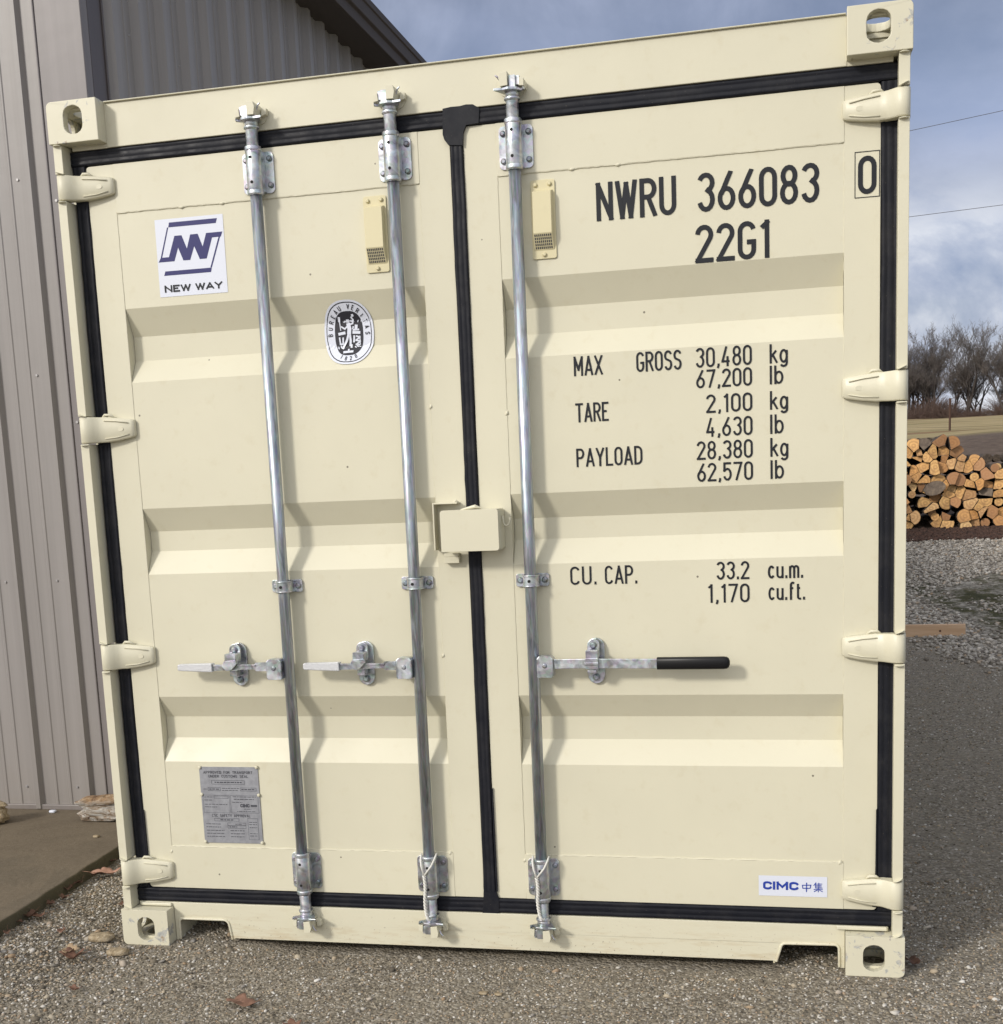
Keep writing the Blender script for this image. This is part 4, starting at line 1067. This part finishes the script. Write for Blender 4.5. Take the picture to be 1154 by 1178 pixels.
fr_(.22, .46, .59, .62); ln(.05, .20, .605); ln(.05, .18, .565); ln(.05, .44, .51); ln(.05, .26, .475); ln(.54, .94, .612); ln(.56, .90, .58, .0022)
ln(.53, .70, .54); pt('CIMC', .66, .82, .475, .52, .003)
ribbon(s, [(px0 + .2 * .84, pz0 + .249 * .497), (px0 + .2 * .945, pz0 + .249 * .497)], .006, pf); ln(.72, .84, .452); ln(.6, .92, .42)
pt('CSC SAFETY APPROVAL', .16, .82, .345, .382, .0014)
fr_(.20, .62, .29, .325); ln(.30, .52, .307, .003)
for v in (.25, .21, .165, .125, .085): ln(.05, .30 if v > .2 else .36, v, .002, 5)
fr_(.42, .73, .235, .268); fr_(.42, .73, .197, .232); ln(.55, .66, .25); ln(.45, .58, .215, .003)
for v in (.165, .125, .085): ln(.46, .70, v, .0022, 9)
fr_(.77, .94, .05, .33); 
for v in (.28, .25, .21, .13, .10): ln(.79, .92, v, .002, 3)
dp = s.build('data_plate', ['aluminium_plate', 'ink_and_slot_shade'], doors['left'], label='grey metal approval plate on the lower left door', recalc=False)
for a, c in ((.290, .580), (.484, .582), (.290, .492), (.485, .492), (.290, .336), (.485, .336)):
    s = MB(); bolt(s, a, .0590, c, .0055, .0065); s.build('rivet', 'cream_paint', doors['left'])

# ------------------------------------------------------------------ cords tied on two bars
def cord(x, zt, top, knot, end, label):
    s = MB()
    (xa, za), (xb, zb), (xk, zk), (xe, ze) = top[0], top[1], knot, end
    for (x0, z0) in ((xa, za), (xb, zb)):
        s.tube([(x0, .022, z0 + .008), (x0 + (xk - x0) * .08, .005, z0 - .004), (x0 + (xk - x0) * .35, -.0025, z0 + (zk - z0) * .45), (xk, -.0035, zk)], .0030, 8)
    n = 70
    for ph in (0, PI):
        pts = []
        for k in range(n + 1):
            u = k / n; a = ph + u * 2 * PI * 6.5
            pts.append((xk + (xe - xk) * u + .0030 * math.cos(a) + .002 * math.sin(u * 7), -.0035 + .0030 * math.sin(a) + .004 * u, zk + (ze - zk) * u))
        s.tube(pts, .0029, 7)
    s.tube([(xe, .001, ze + .006), (xe + .003, -.002, ze - .002), (xe + .010, .002, ze - .010), (xe + .014, .005, ze - .004)], [.004, .005, .0035, .002], 8)
    o = s.build('cord', 'cord_fibre', origin=(xk, -.0035, zk)); tag(o, label, 'cord', 'twisted cords looped on the locking bars'); return o
cord(1.0445, .32, [(1.022, .316), (1.070, .318)], (1.034, .262), (1.034, .128), 'white twisted cord hanging on the locking bar left of the centre seal')
cord(1.3945, .32, [(1.370, .318), (1.419, .318)], (1.384, .265), (1.388, .142), 'white twisted cord hanging on the locking bar right of the centre seal')

# ------------------------------------------------------------------ rocks and leaves
M, t, b = mat('chunk', (.5, .45, .38), .9)
v = coords(t, 'Object', (9, 9, 30))
lay = noise(t, v, 1.3, 7, .75, 1.2)
t.links.new(ramp(t, lay, [(.34, (.10, .065, .04)), (.44, (.34, .25, .17)), (.52, (.58, .54, .48)), (.64, (.68, .66, .63))]), b.inputs['Base Color'])
gz_ = N(t, 'ShaderNodeSeparateXYZ'); t.links.new(coords(t, 'Object'), gz_.inputs[0])
topm = ramp(t, mathn(t, 'ADD', gz_.outputs[2], mathn(t, 'MULTIPLY', noise(t, coords(t, 'Object'), 30, 4), .05)), [(.098, 0.0), (.118, 1.0)])
cc_ = ramp(t, lay, [(.34, (.12, .06, .03)), (.5, (.42, .27, .15)), (.66, (.55, .43, .30))])
base_l = [l for l in t.links if l.to_socket == b.inputs['Base Color']][0].from_socket
t.links.new(mixc(t, topm, base_l, cc_), b.inputs['Base Color'])
bump(t, b, lay, 1.0, .035)
M, t, b = mat('tan_rock', (.4, .32, .2), .9)
v = coords(t, 'Object'); q = noise(t, v, 40, 6, .75)
t.links.new(ramp(t, q, [(.3, (.13, .09, .05)), (.5, (.38, .30, .19)), (.7, (.52, .45, .33))]), b.inputs['Base Color']); bump(t, b, q, 1, .01)
def rock(name, c, r3, seed, mt, label, cat, layered=False, rot=0, n=(18, 28)):
    rr_ = np.random.default_rng(seed); nu, nv = n; vs = []
    ph = rr_.uniform(0, 6, 12)
    for i in range(nu + 1):
        th = PI * i / nu
        for j in range(nv):
            p = 2 * PI * j / nv; e = .55
            x = math.sin(th) * math.cos(p); y = math.sin(th) * math.sin(p); z = math.cos(th)
            sg = lambda q_: math.copysign(abs(q_) ** e, q_)
            k = 1 + .10 * math.sin(3 * p + ph[0]) * math.sin(th) + .08 * math.sin(5 * p + 4 * th + ph[1]) + .05 * math.sin(9 * p - 6 * th + ph[2]) + rr_.uniform(-.03, .03)
            if layered: k *= (1 - .30 * math.exp(-((z - .12 - .10 * math.sin(1.5 * p)) / .10) ** 2)) * (1 + .05 * math.sin(z * 19 + 2 * p))
            X_, Y_, Z_ = sg(x) * k * r3[0], sg(y) * k * r3[1], sg(z) * (1 + .06 * math.sin(2 * p + ph[4])) * r3[2]
            ca, sa = math.cos(rot), math.sin(rot)
            vs.append((c[0] + X_ * ca - Y_ * sa, c[1] + X_ * sa + Y_ * ca, c[2] + r3[2] * .95 + Z_))
    fs = [(i * nv + j, i * nv + (j + 1) % nv, (i + 1) * nv + (j + 1) % nv, (i + 1) * nv + j) for i in range(nu) for j in range(nv)]
    s = MB(); s.add(vs, fs, True); o = s.build(name, mt, origin=c); return tag(o, label, cat)
rock('wood_chunk', (-.700, 1.13, .10), (.105, .06, .052), 5, 'chunk', 'whitish layered chunk of rotten wood on the slab beside the container', 'wood chunk', True, .1, (26, 36))
rock('rock', (-1.185, 1.01, .10), (.080, .055, .050), 8, 'tan_rock', 'rough tan rock on the slab at the left edge', 'rock', True, .7, (30, 40))
rock('pebble', (-1.005, 1.215, .10), (.016, .010, .006), 9, 'white_vinyl', 'tiny white pebble on the slab below the ribbed wall', 'pebble', n=(8, 10))
rock('pebble', (-.59, .86, .10), (.013, .009, .005), 10, 'tan_rock', 'small pale pebble near the slab edge', 'pebble', n=(8, 10))
for (x, y, sx_, sd_, lb_) in ((-.085, .005, .042, 11, 'flat tan stone in the gravel left of the lower left casting'), (.03, -.095, .034, 12, 'long pale stone in the gravel just before the lower left casting'), (1.27, -.26, .013, 13, 'small blue grey stone in the gravel before the centre seal'), (1.315, -.262, .012, 14, 'light grey stone beside the small blue grey one')):
    rock('stone', (x, y, float(HG(x, y)) + .001), (sx_, sx_ * .6, sx_ * .3), sd_, 'stone_mat' if False else 'tan_rock', lb_, 'stone', n=(8, 12))

M, t, b = mat('leaf_brown', (.20, .10, .06), .7)
v = coords(t, 'Object'); q = noise(t, v, 30, 4)
t.links.new(ramp(t, q, [(.3, (.12, .06, .038)), (.7, (.25, .135, .09))]), b.inputs['Base Color'])
M, t, b = mat('leaf_pink', (.42, .24, .17), .7)
M, t, b = mat('leaf_dark', (.10, .05, .03), .8)
M, t, b = mat('leaf_tan', (.36, .26, .16), .8)
def leaf(x, y, size, rot, curl, mt, label, group=None, seed=0, lift=.004):
    rr_ = random.Random(seed); n = 44; pts = []
    for k in range(n):
        a = 2 * PI * k / n; lob = .62 + .38 * abs(math.sin(2.5 * a + .4)) ** .8 + rr_.uniform(-.05, .05)
        pts.append((math.cos(a) * lob * .62, math.sin(a) * lob))
    vs = []; ex = float(np.interp(y, [-.6, -.12, .30, .73, 1.27], [-.37, -.372, -.40, -.43, -.45])); base = float(HG(x, y)) if x > ex - .005 else .1
    def Pn(u, v_):
        uu, vv = u * size, v_ * size
        zz = curl * size * (u * u * 1.1 + .35 * math.sin(4 * v_ + seed) * .5 + .3 * abs(v_) ** 2) + lift + .25 * size * curl
        return (x + uu * math.cos(rot) - vv * math.sin(rot), y + uu * math.sin(rot) + vv * math.cos(rot), base + zz)
    rings = (0.001, .35, .7, 1.0)
    for f_ in rings:
        for a, c in pts: vs.append(Pn(a * f_, c * f_))
    fs = [(j * n + k, j * n + (k + 1) % n, (j + 1) * n + (k + 1) % n, (j + 1) * n + k) for j in range(len(rings) - 1) for k in range(n)]
    s = MB(); s.add(vs, fs, True)
    a = Pn(0, -.6); c = Pn(.1, -1.5); s.tube([a, c], [.0012, .0008], 4)
    o = s.build('dead_leaf', mt, origin=(x, y, base), recalc=False)
    md = o.modifiers.new('thick', 'SOLIDIFY'); md.thickness = .0006
    return tag(o, label, 'leaf', group)
leaf(.600, -.425, .052, 1.2, .55, 'leaf_brown', 'curled brown oak leaf on the gravel in front of the left door', seed=1)
leaf(.815, -.565, .045, .4, .6, 'leaf_brown', 'brown leaf at the bottom edge of the photo below the left door', seed=2)
leaf(-.345, .50, .055, -1.0, .6, 'leaf_pink', 'pinkish tan leaf leaning against the slab edge', seed=3, lift=.012)
leaf(-.105, -.150, .040, .3, .8, 'leaf_tan', 'dull tan leaf cluster in the gravel left of the container', seed=4, lift=.01)
leaf(-.075, -.185, .044, 1.6, .9, 'leaf_brown', 'brown crumpled leaf lying across the dull tan leaf', seed=5, lift=.012)
leaf(-.345, .055, .028, 2.0, .6, 'leaf_brown', 'small orange brown leaf at the slab edge near the left border', seed=6, lift=.01)
GRP = 'dark dead leaves caught along the slab edge'
rl = random.Random(3)
for k in range(15):
    yy = -.1 + k * .083 + rl.uniform(-.03, .03); leaf(float(np.interp(yy, [-.6, -.12, .30, .73, 1.27], [-.37, -.372, -.40, -.43, -.45])) + rl.uniform(.008, .045), yy, rl.uniform(.014, .030), rl.uniform(0, 6), .9, 'leaf_dark', 'small dark dead leaf caught along the foot of the slab edge', GRP, seed=20 + k, lift=.012)
for k, (x, y) in enumerate([(.06, -.40), (-.21, -.02), (.02, .35), (-.16, .30), (-.30, -.25)]):
    leaf(x, y, rl.uniform(.014, .024), rl.uniform(0, 6), .8, 'leaf_brown', 'small brown leaf scrap lying in the loose gravel left of the container', 'leaf scraps in the gravel', seed=50 + k, lift=.006)
leaf(-.76, 1.09, .03, 1, .9, 'leaf_dark', 'dark dead leaf tucked against the whitish wood chunk', seed=70, lift=.01)
leaf(2.463, .10, .035, .5, .9, 'leaf_dark', 'dark wet clump at the lower right corner casting', seed=71, lift=.004)

# ------------------------------------------------------------------ beam behind the container
M, t, b = mat('lumber', (.42, .27, .16), .75)
v = coords(t, 'Object', (1.2, 18, 18)); q = noise(t, v, 2, 5, .6, .6)
t.links.new(ramp(t, q, [(.3, (.50, .32, .19)), (.7, (.66, .47, .31))]), b.inputs['Base Color']); bump(t, b, q, .3, .004)
s = MB(); s.box(1.2, 3.475, 7.2, 7.245, .03, .140); o = s.build('timber_beam', 'lumber', origin=(2.3, 7.22, .03), bevel=.003)
tag(o, 'light sawn timber board lying on edge behind the container', 'timber board')
s = MB(); s.cyl((3.28, 7.1985, .088), (3.28, 7.21, .088), .009, 10); kb = s.build('knot', 'leaf_dark', o); 
s = MB(); s.box(3.24, 3.29, 7.21, 7.25, -.01, .03); k2 = s.build('block', 'leaf_dark', origin=(3.265, 7.23, 0)); tag(k2, 'small dark block propping up the timber board', 'wood block')

# ------------------------------------------------------------------ firewood stack
M, t, b = mat('wood_end', (.6, .38, .18), .8)
oi = N(t, 'ShaderNodeObjectInfo'); v = coords(t, 'Object')
wv = N(t, 'ShaderNodeTexWave', wave_type='RINGS', rings_direction='Y', i_Scale=9.0, i_Distortion=4.0, i_Detail=3.0); t.links.new(v, wv.inputs['Vector'])
base_ = ramp(t, oi.outputs['Random'], [(0, (.72, .37, .12)), (.25, (.84, .53, .21)), (.5, (.75, .43, .16)), (.64, (.58, .30, .115)), (.78, (.38, .20, .10)), (.88, (.66, .40, .18)), (1, (.86, .58, .27))])
c_ = mixc(t, ramp(t, wv.outputs['Fac'], [(0, .0), (1, .45)]), base_, (.33, .15, .06))
c_ = mixc(t, ramp(t, noise(t, v, 14, 5, .7), [(.45, 0.0), (.70, .65)]), c_, (.34, .18, .09))
t.links.new(c_, b.inputs['Base Color']); bump(t, b, noise(t, v, 50, 4), .5, .006)
M, t, b = mat('old_end', (.2, .17, .14), .85)
v = coords(t, 'Object'); t.links.new(ramp(t, noise(t, v, 16, 5, .7), [(.3, (.08, .06, .05)), (.6, (.22, .17, .125)), (.75, (.34, .25, .17))]), b.inputs['Base Color'])
M, t, b = mat('bark', (.09, .065, .05), .95)
v = coords(t, 'Object', (1, .3, 1)); q = noise(t, v, 40, 6, .8)
t.links.new(ramp(t, q, [(.3, (.035, .026, .02)), (.55, (.10, .075, .055)), (.75, (.22, .17, .12))]), b.inputs['Base Color']); bump(t, b, q, 1, .02)
rw = random.Random(11)
def top_h(x): return float(np.interp(x, [2.6, 3.2, 3.48, 3.66, 3.9, 4.1, 4.25, 4.42, 4.8, 5.6], [.95, .98, 1.0, 1.10, 1.02, .84, .74, .86, .98, .90]))
pts_ = []
row = 0; z = .06
while z < 1.2:
    x = 2.7 + (row % 2) * .065
    while x < 5.6:
        px_, pz_ = x + rw.uniform(-.055, .055), z + rw.uniform(-.045, .045)
        if pz_ < top_h(px_) - .03 and pz_ > .02: pts_.append((px_, pz_))
        x += .124
    z += .104; row += 1
def clip(poly_, nx, nz, d):
    out = []
    for i in range(len(poly_)):
        a, c = poly_[i], poly_[(i + 1) % len(poly_)]
        da = a[0] * nx + a[1] * nz - d; dc = c[0] * nx + c[1] * nz - d
        if da <= 0: out.append(a)
        if da * dc < 0:
            u = da / (da - dc); out.append((a[0] + (c[0] - a[0]) * u, a[1] + (c[1] - a[1]) * u))
    return out
YW = 12.0
for i, (cx_, cz_) in enumerate(pts_):
    R_ = .088
    pg = [(cx_ + R_ * math.cos(2 * PI * k / 14), cz_ + R_ * math.sin(2 * PI * k / 14)) for k in range(14)]
    for j, (ax, az) in enumerate(pts_):
        if j == i: continue
        dx, dz = ax - cx_, az - cz_; dd = math.hypot(dx, dz)
        if dd > .3: continue
        pg = clip(pg, dx / dd, dz / dd, (dx * (cx_ + ax) / 2 + dz * (cz_ + az) / 2) / dd - .0022)
    pg = clip(pg, 0, -1, -.004)
    kind = rw.random()
    if kind < .46:          # split faces: shave one or two sides straight
        for _ in range(2 if kind < .12 else 1):
            a = rw.uniform(0, 2 * PI); rr3 = rw.uniform(.018, .046)
            q = clip(pg, math.cos(a), math.sin(a), cx_ * math.cos(a) + cz_ * math.sin(a) + rr3)
            if len(q) >= 3: pg = q
    elif kind > .90:        # small round branch wood
        r4 = rw.uniform(.038, .052); pg = [(cx_ + r4 * math.cos(2 * PI * k / 12), cz_ + r4 * math.sin(2 * PI * k / 12)) for k in range(12)]
    if len(pg) < 3: continue
    zg = float(HG(cx_, YW)); y0 = YW + rw.uniform(-.07, .07) + cz_ * .06; tilt = rw.uniform(-.02, .02)
    s = MB(); n = len(pg)
    ta, tb = rw.uniform(-.28, .28), rw.uniform(-.28, .28)
    vf_ = [(a, y0 + (a - cx_) * ta + (c - cz_) * tb, c + zg) for a, c in pg]; vb_ = [(cx_ + (a - cx_) * .9 + tilt, y0 + .42, cz_ + (c - cz_) * .9 + zg + rw.uniform(-.01, .01)) for a, c in pg]
    s.add(vf_ + vb_, [tuple(range(n)), tuple(n + k for k in reversed(range(n)))]); s.cur = 1
    s.add(vf_ + vb_, [(k, (k + 1) % n, n + (k + 1) % n, n + k) for k in range(n)])
    old = rw.random() < (.06 if cz_ < .55 else .03)
    o = s.build('firewood_log', ['old_end' if old else 'wood_end', 'bark'], origin=(cx_, y0, cz_ + zg), bevel=0)
    if old: tag(o, 'grey brown weathered log in the lower rows of the firewood stack' if cz_ < .55 else 'weathered log near the top of the firewood stack', 'firewood log', 'weathered logs in the firewood stack' if cz_ < .55 else 'weathered logs high in the stack')
    else: tag(o, 'split firewood log with pale orange cut end in the long stack', 'firewood log', 'split firewood logs in the stack')
# big dark round
s = MB(); n = 18; c0 = (3.70, 11.93, float(HG(3.7, 12)) + .47)
vs = [(c0[0] + .118 * math.cos(2 * PI * k / n) * (1 + .06 * math.sin(3 * k)), yy, c0[2] + .080 * math.sin(2 * PI * k / n) + .02 * math.cos(2 * PI * k / n)) for yy in (c0[1], c0[1] + .12) for k in range(n)]
s.add(vs, [tuple(range(n)), tuple(n + k for k in reversed(range(n)))]); s.cur = 1; s.add(vs, [(k, (k + 1) % n, n + (k + 1) % n, n + k) for k in range(n)])
o = s.build('firewood_log', ['old_end', 'bark'], origin=c0, bevel=.006); tag(o, 'large blackened round log jutting from the middle of the stack', 'firewood log')
# dark backing logs are real: a second row behind
s = MB(); 
rb = random.Random(5)
for k in range(26):
    x = 2.7 + k * .11; h_ = top_h(x) - .06
    z = .05
    while z < h_:
        zg = float(HG(x, 12.3)); s.tube([(x + rb.uniform(-.02, .02), 12.50, zg + z), (x + rb.uniform(-.02, .02), 12.92, zg + z)], rb.uniform(.045, .06), 7); z += .115
o = s.build('firewood_heap', 'bark', origin=(4, 12.7, .6)); tag(o, 'rear row of logs hidden behind the front of the firewood stack', 'firewood', kind='stuff')
# bark litter strip
M, t, b = mat('litter', (.06, .035, .025), .95)
P2 = rnd(9000, 2.6, 5.7, 11.35, 12.0); s2 = rng.uniform(.010, .028, len(P2))
v = coords(t, 'Object'); t.links.new(ramp(t, noise(t, v, 30, 4), [(.35, (.03, .018, .013)), (.6, (.08, .042, .03)), (.75, (.15, .08, .05))]), b.inputs['Base Color'])
o = scatter('bark_litter', place(P2, s2, .5), s2, np.zeros(len(P2)), rng, 'dark bark litter on the ground along the foot of the firewood stack')
o.data.materials.clear(); o.data.materials.append(MATS['litter'])
# steel fence post
M, t, b = mat('rust_steel', (.09, .05, .035), .8)
px_, py_ = 5.845, 30.0; pg0 = float(HG(px_, py_))
s = MB(); s.box(px_ - .026, px_ + .026, py_, py_ + .010, pg0 - .2, 2.945); s.box(px_ - .005, px_ + .005, py_ - .03, py_ - .001, pg0 - .2, 2.945)
for k in range(14): s.box(px_ - .012, px_ + .012, py_ - .04, py_ - .0305, pg0 + .06 + k * .05, pg0 + .075 + k * .05)
o = s.build('fence_post', 'rust_steel', origin=(px_, py_, pg0)); tag(o, 'thin rusty steel fence post standing behind the firewood', 'fence post')

# ------------------------------------------------------------------ power lines
M, t, b = mat('cable', (.08, .08, .09), .6)
for (z0_, k_, lb_) in ((9.22, .1165, 'upper overhead wire crossing the sky right of the container'), (7.26, .0433, 'lower overhead wire crossing the sky right of the container')):
    s = MB(); pts = []
    for i in range(41):
        x = -40 + i * 2.5; zz = z0_ + (x - 4.87) * k_ + .0006 * (x - 5) ** 2
        pts.append((x, 30, zz))
    s.tube(pts, .0065, 6); o = s.build('overhead_wire', 'cable', origin=(5, 30, z0_)); tag(o, lb_, 'wire')

# ------------------------------------------------------------------ bare trees on the rise
M, t, b = mat('twigs', (.085, .068, .06), .9)
v = coords(t, 'Object'); t.links.new(ramp(t, noise(t, v, .9, 3), [(.3, (.085, .077, .075)), (.7, (.165, .14, .125))]), b.inputs['Base Color'])
mat('trunk_bark', (.06, .05, .045), .95); mat('brush_twigs', (.115, .075, .06), .9)
def tri_tubes(segs, name, mt, parent, origin, n=3):
    """segs: list of (p0, p1, r0, r1)"""
    P0 = np.array([a for a, _, _, _ in segs]); P1 = np.array([b_ for _, b_, _, _ in segs]); r0 = np.array([c for *_, c, _ in segs]); r1 = np.array([d for *_, d in segs])
    D = P1 - P0; D /= np.linalg.norm(D, axis=1)[:, None] + 1e-9
    ref = np.where(np.abs(D[:, 2:3]) < .9, np.array([[0, 0, 1.]]), np.array([[1., 0, 0]]))
    U = np.cross(D, ref); U /= np.linalg.norm(U, axis=1)[:, None] + 1e-9; Wv = np.cross(D, U)
    vs = []
    for k in range(n):
        a = 2 * PI * k / n; e = U * math.cos(a) + Wv * math.sin(a)
        vs.append(P0 + e * r0[:, None]); 
    for k in range(n):
        a = 2 * PI * k / n; e = U * math.cos(a) + Wv * math.sin(a)
        vs.append(P1 + e * r1[:, None])
    V = np.stack(vs, 1).reshape(-1, 3) - np.array(origin); m_ = len(segs)
    bf = np.array([(k, (k + 1) % n, n + (k + 1) % n, n + k) for k in range(n)])
    F = (bf[None] + (np.arange(m_) * 2 * n)[:, None, None]).reshape(-1, 4)
    me = bpy.data.meshes.new(name); me.vertices.add(len(V)); me.vertices.foreach_set('co', V.ravel())
    me.loops.add(F.size); me.loops.foreach_set('vertex_index', F.ravel()); me.polygons.add(len(F)); me.polygons.foreach_set('loop_start', np.arange(len(F)) * 4)
    me.update(calc_edges=True); me.materials.append(MATS[mt])
    o = bpy.data.objects.new(name, me); COL.objects.link(o)
    if parent: o.parent = parent
    else: o.location = origin
    return o
def bare_tree(x, y, H, seed, label, group=None, spread=1.0, dens=1.0):
    rr_ = random.Random(seed); base = (x, y, float(HG(x, y)) - .1); big_, tw = [], []
    def grow(p, d, L_, r, lv):
        q = p; nseg = 4 if lv < 3 else 3
        for i in range(nseg):
            d = (d + Vector((rr_.uniform(-1, 1), rr_.uniform(-1, 1), rr_.uniform(-.5, 1.0))) * (.14 + .05 * lv)).normalized()
            e = q + d * L_ / nseg; ra = r * (1 - .5 * i / nseg); rb_ = r * (1 - .5 * (i + 1) / nseg)
            (big_ if lv < 2 else tw).append((tuple(q), tuple(e), ra, rb_))
            q = e
            if lv < 6 and (i >= 1 or lv > 0):
                for _ in range(1 if rr_.random() > .32 * dens else 2):
                    a = rr_.uniform(0, 2 * PI); sd_ = Vector((math.cos(a), math.sin(a), 0)) * rr_.uniform(.45, 1.0) * spread
                    nd = (d * .8 + sd_ + Vector((0, 0, .28))).normalized()
                    if lv >= 5 and rr_.random() > .62: continue
                    grow(q, nd, L_ * rr_.uniform(.50, .72), rb_ * rr_.uniform(.45, .68), lv + 1)
    nst = rr_.choice([1, 2, 2, 3])
    for k in range(nst):
        a = rr_.uniform(0, 6.28); d = Vector((math.cos(a) * .28 * (nst > 1), math.sin(a) * .28 * (nst > 1), 1)).normalized()
        grow(Vector(base), d, H * .50, H * .020, 0)
    tw = tw[:26000]
    root = empty('bare_tree', base, label, 'tree', group)
    tri_tubes(big_, 'trunk', 'trunk_bark', root, base, 5)
    twr = [(a, b_, max(c, .007), max(d, .005)) for a, b_, c, d in tw]
    tri_tubes(twr, 'crown', 'twigs', root, base, 3)
    return root
def copy_tree(root, x, y, rz, sc, label, group=None):
    c = root.copy(); COL.objects.link(c); c.location = (x, y, float(HG(x, y)) - .1); c.rotation_euler = (0, 0, rz); c.scale = (sc, sc, sc)
    c['label'] = label
    if group: c['group'] = group
    for ch in root.children:
        d = ch.copy(); COL.objects.link(d); d.parent = c
    return c
GT = 'bare trees of the thicket on the rise'
LT = 'leafless grey tree among the others in the thicket beyond the field'
t1 = bare_tree(16.3, 112, 8.0, 5, 'tallest bare tree with a wide crown behind the fence post', spread=1.0)
t2 = bare_tree(19.0, 110, 6.8, 8, 'bare tree with a leaning limb at the right border of the photo', spread=1.2)
t3 = bare_tree(13.2, 114, 7.1, 21, LT, GT); t4 = bare_tree(11.6, 112, 6.5, 33, LT, GT)
protos = [t3, t4, t1, t2]
rt = random.Random(9)
for k, x in enumerate([9.6, 14.4, 10.6, 17.4, 12.6, 15.2, 11.9, 18.0, 13.6, 19.6, 20.8, 22.6, 24.8, 27.2, 30, 7.6, 5.2, 3.0]):
    copy_tree(protos[k % 4], x, 113 + rt.uniform(-1.5, 8), rt.uniform(0, 6.28), rt.uniform(.70, .96), LT, GT)
# brush at the feet of the trees
seg = []
rb = random.Random(17)
for k in range(12000):
    x = rb.uniform(2, 30); 
    if 17.4 < x < 18.6 and rb.random() < .8: continue
    y = rb.uniform(110, 116); zg = float(HG(x, y)); h_ = rb.uniform(.3, 1.7) * (.6 + .4 * math.sin(x * .9 + 2) + .3)
    q = (x + rb.gauss(0, .9), y + rb.gauss(0, .4), zg + max(.2, h_))
    p = (x, y, zg + rb.uniform(0, max(.1, h_ * .6)))
    seg.append((p, q, .014, .008))
o = tri_tubes(seg, 'brush', 'brush_twigs', None, (15, 113, 4.7)); tag(o, 'reddish brown brush tangled below the bare trees', 'brush', kind='stuff')
# distant blue hill
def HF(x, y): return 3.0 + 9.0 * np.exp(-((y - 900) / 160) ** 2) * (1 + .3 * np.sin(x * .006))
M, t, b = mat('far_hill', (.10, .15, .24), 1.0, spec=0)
hl = grid(np.linspace(-600, 900, 60), np.linspace(500, 1300, 30), HF, 'far_hill', 'far_hill'); tag(hl, None, None, kind='structure')

# tidy the helper property
for o in bpy.data.objects:
    for k in ('_org', '_slots'):
        if k in o: del o[k]
